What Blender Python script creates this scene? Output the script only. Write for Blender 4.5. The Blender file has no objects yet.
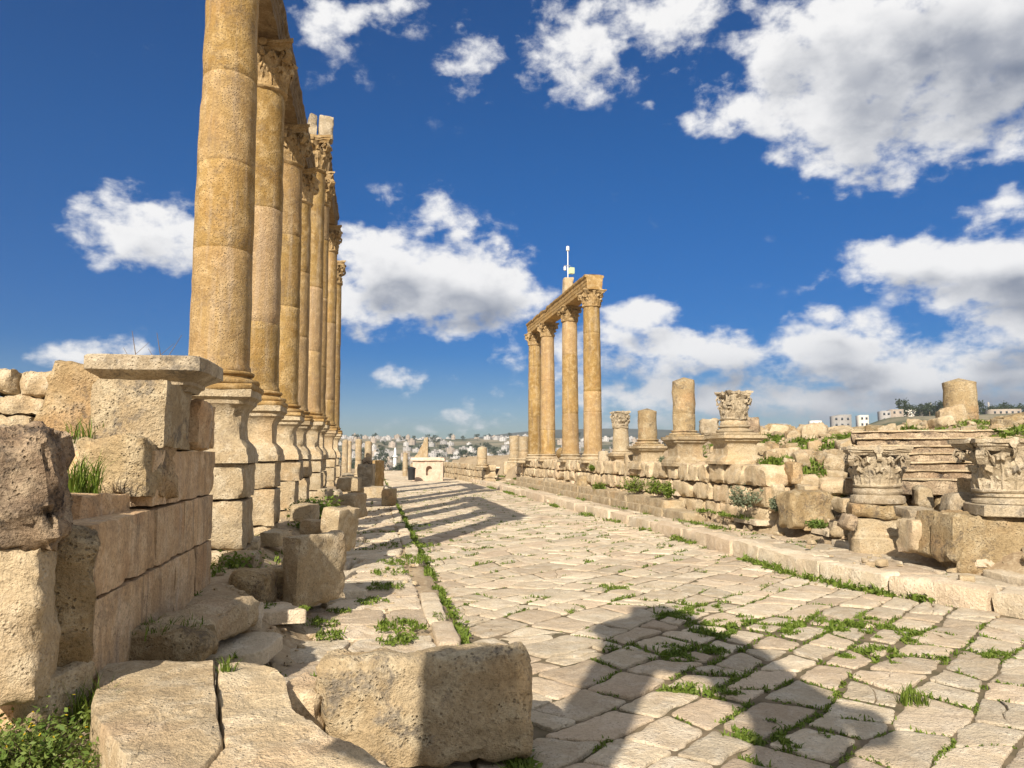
import bpy, bmesh, math, random
from mathutils import Vector, Matrix, noise
R_ = math.radians
scene = bpy.context.scene
COL = scene.collection

# ------------------------------------------------------------------ camera
EYE = 2.1
PITCH, YAW, FPX = R_(5.4), R_(10.6), 745.0
cam_d = bpy.data.cameras.new('camera')
cam_d.sensor_width = 36.0
cam_d.lens = FPX / 1024 * 36
cam_d.clip_start, cam_d.clip_end = 0.05, 12000
cam = bpy.data.objects.new('camera', cam_d)
COL.objects.link(cam)
cam.location = (0, 0, EYE)
cam.rotation_euler = (math.pi / 2 + PITCH, 0, -YAW)
scene.camera = cam

# ------------------------------------------------------------------ world + sun
SUN_EL, SUN_AZ = R_(34), R_(26.5)          # shadows run towards bearing SUN_AZ (from +Y towards +X)
SDIR = Vector((-math.sin(SUN_AZ) * math.cos(SUN_EL), -math.cos(SUN_AZ) * math.cos(SUN_EL), math.sin(SUN_EL)))
scene.view_settings.view_transform = 'Standard'
scene.view_settings.look = 'None'
scene.view_settings.gamma = 1
scene.view_settings.use_curve_mapping = False
scene.view_settings.exposure = 0.74
scene.cycles.use_denoising = True
scene.cycles.max_bounces = 5
scene.cycles.diffuse_bounces = 4

sun_d = bpy.data.lights.new('sun', 'SUN')
sun_d.energy, sun_d.angle, sun_d.color = 5.0, R_(0.5), (1.0, 0.89, 0.74)
sun = bpy.data.objects.new('sun', sun_d)
COL.objects.link(sun)
sun.rotation_euler = SDIR.to_track_quat('Z', 'Y').to_euler()
sun.location = SDIR * 60


def pix_dir(px, py):
    a, b = (px - 512) / FPX, (384 - py) / FPX
    f = math.cos(PITCH) - b * math.sin(PITCH)
    up = math.sin(PITCH) + b * math.cos(PITCH)
    return Vector((a * math.cos(YAW) + f * math.sin(YAW), f * math.cos(YAW) - a * math.sin(YAW), up))


def P(px, py, d):
    "point seen at a pixel of the photograph, d metres deep"
    return Vector((0, 0, EYE)) + pix_dir(px, py) * d


def G(px, py, z=0.0):
    v = pix_dir(px, py)
    return Vector((0, 0, EYE)) + v * ((z - EYE) / v.z)


def XP(px, py, X):
    v = pix_dir(px, py)
    return Vector((0, 0, EYE)) + v * (X / v.x)


def depth_of(p):
    return p.x * math.sin(YAW) + p.y * math.cos(YAW)


def zat(py, d):
    return P(512, py, d).z


# --- sky: Nishita plus clouds laid out by direction (azimuth, elevation)
world = bpy.data.worlds.new('World')
scene.world = world
world.use_nodes = True
wt = world.node_tree
wt.nodes.clear()


class NT:
    def __init__(self, tree):
        self.t = tree

    def n(self, typ, **kw):
        nd = self.t.nodes.new(typ)
        for k, v in kw.items():
            setattr(nd, k, v)
        return nd

    def put(self, sock, val):
        if isinstance(val, bpy.types.NodeSocket):
            self.t.links.new(val, sock)
        elif val is not None:
            if hasattr(sock.default_value, '__len__') and not hasattr(val, '__len__'):
                val = [val] * len(sock.default_value)
            elif hasattr(sock.default_value, '__len__') and len(sock.default_value) == 4 and len(val) == 3:
                val = tuple(val) + (1,)
            sock.default_value = val

    def m(self, op, a, b=None, c=None, clamp=False):
        nd = self.n('ShaderNodeMath', operation=op, use_clamp=clamp)
        self.put(nd.inputs[0], a)
        self.put(nd.inputs[1], b)
        self.put(nd.inputs[2], c)
        return nd.outputs[0]

    def vm(self, op, a, b=None):
        nd = self.n('ShaderNodeVectorMath', operation=op)
        self.put(nd.inputs[0], a)
        self.put(nd.inputs[1], b)
        return nd.outputs['Value'] if op in ('LENGTH', 'DOT_PRODUCT') else nd.outputs[0]

    def sep(self, v):
        nd = self.n('ShaderNodeSeparateXYZ')
        self.put(nd.inputs[0], v)
        return nd.outputs

    def comb(self, x, y, z):
        nd = self.n('ShaderNodeCombineXYZ')
        for i, v in enumerate((x, y, z)):
            self.put(nd.inputs[i], v)
        return nd.outputs[0]

    def noise(self, vec, scale, detail=4, rough=.55, dist=0.0):
        nd = self.n('ShaderNodeTexNoise')
        self.put(nd.inputs['Vector'], vec)
        nd.inputs['Scale'].default_value = scale
        nd.inputs['Detail'].default_value = detail
        nd.inputs['Roughness'].default_value = rough
        nd.inputs['Distortion'].default_value = dist
        return nd.outputs[0]

    def ss(self, x, lo, hi, a=0.0, b=1.0):
        nd = self.n('ShaderNodeMapRange', interpolation_type='SMOOTHSTEP')
        for i, v in enumerate((x, lo, hi, a, b)):
            self.put(nd.inputs[i], v)
        return nd.outputs[0]

    def mix(self, f, a, b, mode='MIX'):
        nd = self.n('ShaderNodeMix', data_type='RGBA', blend_type=mode)
        self.put(nd.inputs[0], f)
        self.put(nd.inputs[6], a)
        self.put(nd.inputs[7], b)
        return nd.outputs[2]


w = NT(wt)
sky = w.n('ShaderNodeTexSky', sky_type='NISHITA', sun_disc=False)
sky.sun_elevation = SUN_EL
sky.sun_rotation = math.pi + SUN_AZ
sky.air_density, sky.dust_density, sky.ozone_density, sky.altitude = 1.0, 0.3, 2.0, 600
hs = w.n('ShaderNodeHueSaturation')
hs.inputs['Saturation'].default_value = 2.0
hs.inputs['Value'].default_value = 1.08
hs.inputs['Hue'].default_value = .506
wt.links.new(sky.outputs[0], hs.inputs['Color'])
gen = w.n('ShaderNodeTexCoord').outputs['Generated']
gx, gy, gz = w.sep(gen)
az = w.m('ARCTAN2', gx, gy)
el = w.m('ARCSINE', gz)
# px, py, half width px, half height px, weight
CLOUDS = [
    (900, 60, 190, 95, 1.0), (985, 70, 140, 85, 1.0), (850, 150, 90, 50, .75), (790, 50, 90, 55, .85), (845, 105, 90, 50, .8),
    (450, 285, 115, 60, 1.0), (385, 270, 70, 55, .95), (440, 225, 70, 55, .62), (350, 305, 80, 40, .8), (510, 300, 70, 35, .7), (385, 200, 40, 25, .35), (490, 235, 40, 22, .4),
    (500, 45, 90, 50, .48), (590, 50, 110, 55, .62), (480, 65, 60, 40, .6), (690, 15, 110, 40, .62), (690, 60, 40, 26, .38), (560, 15, 130, 40, .5),
    (330, 20, 80, 32, .6), (405, 10, 60, 25, .45), (320, 75, 80, 26, .3),
    (140, 228, 75, 45, .85), (185, 245, 60, 35, .75), (80, 348, 52, 18, .62),
    (915, 258, 110, 34, .85), (990, 265, 90, 45, .95), (1010, 220, 70, 32, .7), (880, 250, 60, 22, .7),
    (708, 120, 46, 22, .55), (655, 108, 18, 14, .32),
    (700, 356, 110, 40, .78), (610, 350, 80, 50, .68), (825, 352, 120, 40, .8), (900, 372, 120, 36, .78), (1000, 362, 100, 46, .8), (640, 318, 70, 26, .75), (820, 325, 60, 26, .7), (1005, 325, 60, 30, .8), (760, 397, 240, 32, .7), (940, 402, 160, 24, .72), (600, 395, 80, 40, .55),
    (410, 380, 50, 18, .55), (450, 378, 40, 18, .42), (400, 428, 80, 20, .42), (470, 420, 70, 26, .45), (505, 395, 50, 22, .42), (505, 355, 60, 22, .35),
    (-200, 250, 100, 40, .9), (-400, 120, 160, 90, .9), (1400, 160, 150, 90, .9), (1450, 330, 220, 70, .9), (300, -160, 180, 60, .8), (760, -150, 240, 70, .9), (1150, -100, 160, 70, .8)]
p = w.comb(az, el, 0.0)
warp = w.n('ShaderNodeTexNoise')
w.put(warp.inputs['Vector'], p)
warp.inputs['Scale'].default_value = 9
warp.inputs['Detail'].default_value = 3
pw = w.vm('ADD', p, w.vm('MULTIPLY', w.vm('SUBTRACT', warp.outputs['Color'], (.5, .5, .5)), (.09, .055, 0)))
# bright cloud deck added overhead and behind the viewer to fill the shadows
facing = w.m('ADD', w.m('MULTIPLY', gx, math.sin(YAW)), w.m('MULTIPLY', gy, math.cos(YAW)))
REAR_FILL = w.m('MULTIPLY', w.m('MAXIMUM', w.ss(facing, .42, .1), w.ss(el, .82, 1.05)), 1.15)


def cloud_density(off, det):
    "cloud cover at a direction shifted by off (azimuth, elevation)"
    ps = w.vm('ADD', pw, off)
    acc = None
    for (cx, cy, hw, hh, wt_) in CLOUDS:
        v = pix_dir(cx, cy).normalized()
        a0, e0 = math.atan2(v.x, v.y), math.asin(v.z)
        k = 1 / FPX
        d = w.vm('MULTIPLY', w.vm('SUBTRACT', ps, (a0, e0, 0)), (1 / (hw * k), 1 / (hh * k), 0))
        q = w.m('MULTIPLY', w.m('SUBTRACT', 1.25, w.vm('LENGTH', d), clamp=True), wt_)
        acc = q if acc is None else w.m('SMOOTH_MAX', acc, q, .22)
    acc = w.m('MAXIMUM', acc, REAR_FILL)
    pn = w.vm('MULTIPLY', w.vm('ADD', p, off), (1.0, 1.5, 1))
    n1 = w.noise(pn, 9, det, .55, .15)
    n2 = w.noise(pn, 30, min(det, 6), .6, .15)
    vo = w.n('ShaderNodeTexVoronoi', feature='SMOOTH_F1')
    w.put(vo.inputs['Vector'], w.vm('ADD', pn, w.vm('MULTIPLY', w.vm('SUBTRACT', warp.outputs['Color'], (.5, .5, .5)), (.05, .05, 0))))
    vo.inputs['Scale'].default_value = 26
    vo.inputs['Smoothness'].default_value = .35
    puff = w.m('SUBTRACT', .42, vo.outputs['Distance'])
    nn = w.m('ADD', w.m('MULTIPLY', w.m('SUBTRACT', n1, .5), 1.5), w.m('MULTIPLY', w.m('SUBTRACT', n2, .5), 1.0))
    nn = w.m('ADD', nn, w.m('MULTIPLY', puff, .24))
    body = w.m('ADD', acc, w.m('MULTIPLY', w.m('SUBTRACT', w.noise(pn, 7, 2, .5, .1), .5), .9))
    return w.m('ADD', w.m('MULTIPLY', acc, 1.02), w.m('MULTIPLY', nn, w.ss(acc, .0, .35))), body


dens, body0 = cloud_density((0, 0, 0), 9)
dup_, body1 = cloud_density((-.012, .034, 0), 5)
alpha = w.ss(dens, .28, .76)
thick = w.ss(body1, .62, 1.25)
inside_ = w.ss(dup_, .45, 1.25)
low = w.m('MULTIPLY', w.ss(el, .17, .05), w.ss(az, .2, .5))
shade = w.m('SUBTRACT', 1.0, w.m('ADD', w.m('ADD', w.m('MULTIPLY', inside_, .34), w.m('MULTIPLY', w.m('MULTIPLY', thick, w.ss(facing, .35, .6, .25, 1.0)), .80)), w.m('MULTIPLY', low, w.m('ADD', .12, w.m('MULTIPLY', w.ss(body1, .35, .8), .50)))), clamp=True)
ccol = w.mix(shade, (.22, .255, .33, 1), (.98, .97, .96, 1))
bg1 = w.n('ShaderNodeBackground')
bg1.inputs['Strength'].default_value = 0.044
wt.links.new(w.mix(1.0, hs.outputs[0], w.mix(w.ss(gz, .0, .42), (.42, .54, .80, 1), (.62, .93, 1.06, 1)), 'MULTIPLY'), bg1.inputs['Color'])
bg2 = w.n('ShaderNodeBackground')
w.put(bg2.inputs['Color'], ccol)
bg2.inputs['Strength'].default_value = 0.60
mixs = w.n('ShaderNodeMixShader')
up = w.ss(gz, -.01, .03)
w.put(mixs.inputs[0], w.m('MULTIPLY', w.m('MULTIPLY', alpha, .96), up))
wt.links.new(bg1.outputs[0], mixs.inputs[1])
wt.links.new(bg2.outputs[0], mixs.inputs[2])
wo = w.n('ShaderNodeOutputWorld')
wt.links.new(mixs.outputs[0], wo.inputs['Surface'])
world.cycles.sampling_method = 'MANUAL'
world.cycles.sample_map_resolution = 512

# ------------------------------------------------------------------ materials


def new_mat(name):
    m = bpy.data.materials.new(name)
    m.use_nodes = True
    nt = m.node_tree
    nt.nodes.clear()
    t = NT(nt)
    b = t.n('ShaderNodeBsdfPrincipled')
    o = t.n('ShaderNodeOutputMaterial')
    nt.links.new(b.outputs[0], o.inputs[0])
    b.inputs['Specular IOR Level'].default_value = .25
    b.inputs['Roughness'].default_value = .9
    return m, t, b


def stone(name, c1, c2, c3, lichen=.35, lich_col=(.13, .115, .095), streak=0.0, bump=.5, pits=.5, scale=1.0, warm=None, warm_amt=.0, attr=False, contrast=.8):
    "weathered limestone: blotches, grain, pits, lichen, optional vertical streaks"
    m, t, b = new_mat(name)
    tc = t.n('ShaderNodeTexCoord')
    oi = t.n('ShaderNodeObjectInfo')
    rnd = oi.outputs['Random']
    off = t.comb(t.m('MULTIPLY', rnd, 37.0), t.m('MULTIPLY', rnd, 71.0), t.m('MULTIPLY', rnd, 13.0))
    v = t.vm('ADD', tc.outputs['Object'], off)
    big = t.noise(v, 1.1 * scale, 3, .6, .4)
    mid = t.noise(v, 4.5 * scale, 5, .65, .3)
    fine = t.noise(v, 26 * scale, 5, .7)
    grain = t.noise(v, 95 * scale, 2, .6)
    col = t.mix(t.ss(big, .36, .64), c1, c2)
    col = t.mix(t.ss(mid, .44, .66), col, c3)
    if warm:
        wn = t.noise(t.vm('ADD', v, (9.1, 3.3, 5.2)), .9 * scale, 4, .6, .6)
        col = t.mix(t.m('MULTIPLY', t.ss(wn, .5, .68), warm_amt), col, warm)
    ln = t.noise(t.vm('ADD', v, (3.7, 8.1, 1.9)), 2.3 * scale, 7, .72, .5)
    ln2 = t.noise(t.vm('ADD', v, (1.7, 2.1, 7.9)), 17 * scale, 4, .7, .2)
    lm = t.m('MULTIPLY', t.ss(ln, .5, .62), t.ss(ln2, .36, .58))
    col = t.mix(t.m('MULTIPLY', lm, lichen), col, lich_col)
    if streak:
        sv = t.vm('MULTIPLY', v, (5.5, 5.5, .35))
        sn = t.noise(sv, 1.3, 5, .6, .3)
        col = t.mix(t.m('MULTIPLY', t.ss(sn, .5, .68), streak), col, (.17, .13, .095))
        sn2 = t.noise(t.vm('ADD', sv, (4, 4, 4)), 1.0, 4, .6, .2)
        col = t.mix(t.m('MULTIPLY', t.ss(sn2, .52, .7), streak * .8), col, (.5, .42, .33))
    vo = t.n('ShaderNodeTexVoronoi')
    t.put(vo.inputs['Vector'], t.vm('ADD', v, t.vm('MULTIPLY', t.n('ShaderNodeTexNoise').outputs['Color'], .0)))
    vo.inputs['Scale'].default_value = 30 * scale
    pitm = t.m('MULTIPLY', t.ss(vo.outputs['Distance'], .34, .10), t.ss(mid, .4, .62))
    col = t.mix(t.m('MULTIPLY', pitm, .55 * pits), col, (.12, .085, .05))
    tone = t.m('ADD', 1 - .62 * contrast, t.m('MULTIPLY', fine, 1.24 * contrast))
    spk = t.noise(t.vm('ADD', v, (5.5, 1.1, 2.2)), 48 * scale, 3, .75)
    tone = t.m('MULTIPLY', tone, t.ss(spk, .30, .50, 1 - .55 * contrast, 1.0))
    tone = t.m('MULTIPLY', tone, t.m('ADD', 1 - .30 * contrast, t.m('MULTIPLY', mid, .60 * contrast)))
    tone = t.m('MULTIPLY', tone, t.m('ADD', .87, t.m('MULTIPLY', rnd, .24)))
    if attr:
        at = t.n('ShaderNodeAttribute', attribute_name='tone')
        tone = t.m('MULTIPLY', tone, at.outputs['Fac'])
        at2 = t.n('ShaderNodeAttribute', attribute_name='hue')
        col = t.mix(t.m('MULTIPLY', at2.outputs['Fac'], .5), col, (.50, .37, .26))
    col = t.mix(1.0, col, t.comb(tone, tone, tone), 'MULTIPLY')
    t.put(b.inputs['Base Color'], col)
    hgt = t.m('ADD', t.m('MULTIPLY', mid, .5), t.m('MULTIPLY', fine, .30))
    hgt = t.m('ADD', hgt, t.m('MULTIPLY', grain, .10))
    hgt = t.m('SUBTRACT', hgt, t.m('MULTIPLY', pitm, .22 * pits))
    bp = t.n('ShaderNodeBump')
    bp.inputs['Strength'].default_value = bump
    bp.inputs['Distance'].default_value = .11 / scale
    t.put(bp.inputs['Height'], hgt)
    t.t.links.new(bp.outputs[0], b.inputs['Normal'])
    b.inputs['Specular IOR Level'].default_value = .12
    return m


def plain(name, c1, c2=None, rough=.8, scale=6, metallic=0, bump=0):
    m, t, b = new_mat(name)
    tc = t.n('ShaderNodeTexCoord')
    oi = t.n('ShaderNodeObjectInfo')
    v = t.vm('ADD', tc.outputs['Object'], t.comb(t.m('MULTIPLY', oi.outputs['Random'], 50), 0.0, 0.0))
    n = t.noise(v, scale, 4, .6)
    col = t.mix(t.ss(n, .35, .65), c1, c2 or c1)
    tone = t.m('ADD', .85, t.m('MULTIPLY', oi.outputs['Random'], .3))
    col = t.mix(1.0, col, t.comb(tone, tone, tone), 'MULTIPLY')
    t.put(b.inputs['Base Color'], col)
    b.inputs['Roughness'].default_value = rough
    b.inputs['Metallic'].default_value = metallic
    if bump:
        bp = t.n('ShaderNodeBump')
        bp.inputs['Strength'].default_value = bump
        bp.inputs['Distance'].default_value = .03
        t.put(bp.inputs['Height'], n)
        t.t.links.new(bp.outputs[0], b.inputs['Normal'])
    return m


def leafy(name, c1, c2):
    m, t, b = new_mat(name)
    geo = t.n('ShaderNodeNewGeometry')
    col = t.mix(geo.outputs['Random Per Island'], c1, c2)
    t.put(b.inputs['Base Color'], col)
    b.inputs['Roughness'].default_value = .6
    tr = t.n('ShaderNodeBsdfTranslucent')
    t.put(tr.inputs['Color'], t.mix(.5, col, (.16, .22, .03, 1)))
    mx = t.n('ShaderNodeMixShader')
    mx.inputs[0].default_value = .3
    out = [n for n in t.t.nodes if n.type == 'OUTPUT_MATERIAL'][0]
    t.t.links.new(b.outputs[0], mx.inputs[1])
    t.t.links.new(tr.outputs[0], mx.inputs[2])
    t.t.links.new(mx.outputs[0], out.inputs[0])
    return m


M = {}
M['gold'] = stone('golden_column_stone', (.36, .24, .10), (.30, .185, .07), (.43, .31, .16), lichen=.32, lich_col=(.20, .145, .085), bump=.55, pits=1.0, scale=1.0, warm=(.50, .30, .10), warm_amt=.5, contrast=.75)
M['shaft'] = stone('golden_shaft_stone', (.35, .235, .09), (.285, .18, .062), (.42, .30, .145), lichen=.5, lich_col=(.18, .135, .09), bump=.75, pits=1.1, warm=(.34, .20, .07), warm_amt=.5, contrast=.7, attr=True, streak=.38)
M['beam'] = stone('shade_toned_beam_stone', (.23, .165, .095), (.18, .125, .068), (.27, .205, .125), lichen=.7, lich_col=(.08, .063, .045), bump=.8, pits=.8)  # colour darkened to carry the shade on the left beams
M['goldcap'] = stone('carved_capital_stone', (.37, .26, .13), (.31, .205, .09), (.43, .32, .18), lichen=.6, lich_col=(.17, .13, .09), bump=.5, pits=.8)
M['block'] = stone('pale_block_stone', (0.432, 0.351, 0.231), (0.368, 0.284, 0.175), (0.464, 0.394, 0.283), lichen=.5, lich_col=(.19, .155, .115), bump=.75, pits=.7, warm=(.50, .34, .18), warm_amt=.4)
M['slab'] = stone('pale_slab_stone', (0.493, 0.399, 0.262), (0.449, 0.347, 0.217), (0.528, 0.442, 0.311), lichen=.25, lich_col=(.25, .19, .13), bump=.8, pits=.6, warm=(.52, .37, .24), warm_amt=.5, contrast=.7)
M['front'] = stone('lichened_block_stone', (0.400, 0.323, 0.212), (0.352, 0.268, 0.160), (0.440, 0.370, 0.253), lichen=.85, lich_col=(.16, .14, .115), bump=.9, pits=.9, warm=(.50, .35, .19), warm_amt=.5)
M['rough'] = stone('rough_block_stone', (0.400, 0.307, 0.179), (0.336, 0.248, 0.134), (0.448, 0.366, 0.238), lichen=.75, lich_col=(.14, .115, .09), bump=1.0, pits=1.0, warm=(.45, .28, .14), warm_amt=.5)
M['dark'] = stone('dark_weathered_stone', (.36, .275, .185), (.25, .19, .135), (.46, .37, .26), lichen=.95, lich_col=(.06, .052, .048), bump=1.0, pits=1.0, warm=(.30, .18, .10), warm_amt=.3, contrast=1.0)
M['wall'] = stone('streaked_ashlar_stone', (.55, .39, .235), (.48, .325, .18), (.58, .44, .285), lichen=.4, streak=.6, bump=.5, pits=.6, warm=(.46, .27, .14), warm_amt=.5)
M['grey'] = stone('grey_marble_stone', (0.420, 0.352, 0.246), (0.353, 0.285, 0.195), (0.462, 0.397, 0.297), lichen=.75, lich_col=(.15, .135, .115), bump=.7, pits=.7)
M['pink'] = stone('pinkish_stone', (.60, .46, .36), (.55, .42, .32), (.62, .50, .40), lichen=.25, bump=.4, pits=.4)
M['pave'] = stone('paving_stone', (.60, .515, .385), (.55, .46, .33), (.64, .57, .45), lichen=.35, lich_col=(.27, .21, .155), bump=.85, pits=.6, attr=True, warm=(.52, .38, .25), warm_amt=.3, contrast=.45)
M['bed'] = plain('joint_soil', (.10, .085, .048), (.20, .155, .10), .95, 3, bump=.8)
M['soil'] = plain('dry_soil', (.20, .145, .09), (.27, .20, .13), .95, 5, bump=.8)
M['grass'] = leafy('grass_leaf', (.075, .13, .012), (.18, .235, .04))
M['weed'] = leafy('weed_leaf', (.085, .15, .025), (.19, .24, .06))
M['shrub'] = leafy('shrub_leaf', (.04, .07, .022), (.085, .115, .04))
M['sage'] = leafy('sage_leaf', (.13, .16, .10), (.20, .23, .15))
M['yellow'] = plain('yellow_petal', (.55, .42, .03), (.5, .36, .02), .7)
M['twig'] = plain('dry_twig', (.16, .12, .09), (.22, .17, .12), .9)
M['tree'] = leafy('far_tree_leaf', (.025, .04, .018), (.05, .07, .03))
M['bark'] = plain('bark', (.12, .09, .06), (.16, .12, .08), .9)
M['white'] = plain('white_paint', (.75, .74, .71), (.68, .67, .64), .5)
M['render'] = plain('pale_render', (.66, .62, .56), (.58, .54, .47), .8, 1)
M['render2'] = plain('grey_render', (.42, .40, .37), (.36, .34, .31), .8, 1)
M['town_a'] = plain('town_pale_wall', (.40, .39, .375), (.33, .32, .31), .8, 1)
M['town_b'] = plain('town_grey_wall', (.29, .28, .27), (.24, .23, .22), .8, 1)
M['town_c'] = plain('town_tan_wall', (.33, .28, .23), (.27, .23, .19), .8, 1)
M['tanwall'] = plain('tan_render', (.50, .42, .33), (.44, .36, .28), .8, 1)
M['glass'] = plain('dark_window_glass', (.05, .06, .075), (.04, .05, .06), .25)
M['metal'] = plain('grey_metal', (.5, .5, .5), (.45, .45, .46), .4, metallic=.6)
M['black'] = plain('black_plastic', (.025, .025, .028), (.02, .02, .02), .5)
M['green'] = plain('pale_green_box', (.45, .52, .35), (.42, .5, .33), .5)

# ------------------------------------------------------------------ mesh helpers


class MB:
    def __init__(self):
        self.v, self.f, self.mi, self.tone, self.hue = [], [], [], [], []

    def add(self, vs, fs, M4=None, mi=0, tone=None, hue=None):
        o = len(self.v)
        self.v += [tuple(M4 @ Vector(q)) for q in vs] if M4 is not None else [tuple(q) for q in vs]
        self.f += [tuple(i + o for i in q) for q in fs]
        self.mi += [mi] * len(fs)
        if tone is not None:
            self.tone += [tone] * len(vs)
            self.hue += [hue or 0.0] * len(vs)

    def build(self, name, mats, parent=None, angle=42, loc=None, rot=None):
        me = bpy.data.meshes.new(name)
        me.from_pydata(self.v, [], self.f)
        if not isinstance(mats, (list, tuple)):
            mats = [mats]
        for mm in mats:
            me.materials.append(mm)
        if len(mats) > 1:
            me.polygons.foreach_set('material_index', self.mi)
        if self.tone and len(self.tone) == len(self.v):
            a = me.attributes.new('tone', 'FLOAT', 'POINT')
            a.data.foreach_set('value', self.tone)
            a = me.attributes.new('hue', 'FLOAT', 'POINT')
            a.data.foreach_set('value', self.hue)
        me.polygons.foreach_set('use_smooth', [True] * len(me.polygons))
        if angle is not None:
            me.set_sharp_from_angle(angle=R_(angle))
        me.update()
        o = bpy.data.objects.new(name, me)
        COL.objects.link(o)
        if parent:
            o.parent = parent
        if loc is not None:
            o.location = loc
        if rot is not None:
            o.rotation_euler = rot
        return o


def tag(o, label=None, cat=None, group=None, kind=None):
    for k, v in (('label', label), ('category', cat), ('group', group), ('kind', kind)):
        if v:
            o[k] = v
    return o


def thing(name, label, cat, loc=(0, 0, 0), rz=0, group=None):
    o = bpy.data.objects.new(name, None)
    o.empty_display_size = .2
    COL.objects.link(o)
    o.location = loc
    o.rotation_euler = (0, 0, rz)
    return tag(o, label, cat, group)


def dup(o, parent=None):
    c = o.copy()
    COL.objects.link(c)
    if parent:
        c.parent = parent
    for ch in list(o.children):
        dup(ch, c)
    return c


def fr(v, octv=4, H=.9):
    return noise.fractal(v, H, 2.1, octv)


def rock(sx, sy, sz, seed, res=.09, rough=.025, chips=7, rnd=.05, depth=.2, warp=.04, taper=0.0):
    "a broken stone block, base at z=0: box lattice, broken corners, rounded edges, fractal surface"
    rg = random.Random(seed)
    h = (sx / 2, sy / 2, sz / 2)
    N = [max(3, min(26, int(round(s / res)))) for s in (sx, sy, sz)]
    idx, vs, fs = {}, [], []

    def vid(i, j, k):
        key = (i, j, k)
        if key not in idx:
            idx[key] = len(vs)
            vs.append(Vector((-h[0] + sx * i / N[0], -h[1] + sy * j / N[1], -h[2] + sz * k / N[2])))
        return idx[key]
    for ax in range(3):
        u, w_ = (ax + 1) % 3, (ax + 2) % 3
        for side in (0, N[ax]):
            for i in range(N[u]):
                for j in range(N[w_]):
                    q = []
                    for (a, b_) in ((i, j), (i + 1, j), (i + 1, j + 1), (i, j + 1)):
                        c = [0, 0, 0]
                        c[ax], c[u], c[w_] = side, a, b_
                        q.append(vid(*c))
                    fs.append(tuple(q) if side else tuple(reversed(q)))
    planes = []
    for k in range(chips):
        n = Vector((rg.choice((-1, 1)) * rg.uniform(.15, 1), rg.choice((-1, 1)) * rg.uniform(.15, 1), rg.choice((-1, 1)) * rg.uniform(.1, 1)))
        if rg.random() < .45:
            n[rg.randrange(3)] *= .08
        n.normalize()
        sup = sum(abs(n[i]) * h[i] for i in range(3))
        planes.append((n, sup - rg.uniform(.03, depth) * min(sup, max(h) * .9)))
    r = min(rnd * .6, min(h) * .6)
    so = Vector((seed * 1.37 % 91, seed * 2.11 % 83, seed * .73 % 71))
    out = []
    amp = rough * 1.5
    for p_ in vs:
        q = Vector([max(-(h[i] - r), min(h[i] - r, p_[i])) for i in range(3)])
        d = p_ - q
        dn = d.normalized() if d.length > 1e-9 else Vector((0, 0, 1))
        p2 = q + dn * r
        edge = 1 - max(abs(dn.x), abs(dn.y), abs(dn.z))
        near = sorted(h[i] - abs(p_[i]) for i in range(3))
        ef = max(0.0, 1 - near[1] / .10)
        g = noise.noise(p_ * 4.2 + so * 1.3) + .5 * noise.noise(p_ * 11 + so)
        if g > -.1 and ef > 0:
            p2 = p2 - (p_.normalized() * .5 + dn * .5) * min(.10, (g + .1) * ef * (.02 + amp * 1.5))
        for n, off in planes:
            e = p2.dot(n) + .035 * noise.noise(p2 * 4 + so) + .015 * noise.noise(p2 * 13 + so) - off
            if e > 0:
                p2 = p2 - n * e
        f1 = fr(p2 * 3.4 + so, 5, .62)
        rg_ = 1 - 2 * abs(noise.noise(p2 * 5.5 + so * 1.7))
        p2 = p2 + dn * (amp * (.75 * f1 - .28 * rg_) + amp * .4 * noise.noise(p2 * 26 + so))
        wv = noise.noise_vector(p2 * 1.1 + so)
        p2 = p2 + wv * warp
        if taper:
            k = 1 - taper * (p2.z + h[2]) / sz
            p2.x *= k
            p2.y *= k
        p2.z += h[2]
        out.append(p2)
    return out, fs


def rock_obj(name, label, cat, loc, dims, seed, mat, rz=0, tilt=(0, 0), group=None, **kw):
    mb = MB()
    vs, fs = rock(*dims, seed, **kw)
    mb.add(vs, fs)
    o = mb.build(name, mat, loc=loc, rot=(R_(tilt[0]), R_(tilt[1]), R_(rz)), angle=50)
    return tag(o, label, cat, group)


def rock_px(name, label, px0, px1, py0, py1, dm, seed, mat, d=None, z=None, rz=0, cat='stone block', sink=.03, **kw):
    "a stone filling pixels px0..px1, py0..py1 of the photograph, standing at depth d or on ground height z"
    cx = (px0 + px1) / 2
    if d is None:
        d = depth_of(G(cx, py1, z))
    zb, zt = zat(py1, d), zat(py0, d)
    wd = (px1 - px0) / FPX * d
    c = P(cx, py1, d)
    v = pix_dir(cx, py1)
    v.z = 0
    v.normalize()
    a = abs(math.sin(R_(rz) + YAW))
    c = c + v * (dm / 2)
    kx = max(.4 * wd, (wd - dm * abs(math.sin(R_(rz)))) / math.cos(R_(rz)))
    return rock_obj(name, label, cat, (c.x, c.y, zb - sink), (kx, dm, zt - zb + sink), seed, mat, rz=rz - math.degrees(YAW) * .6, **kw)


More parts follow.
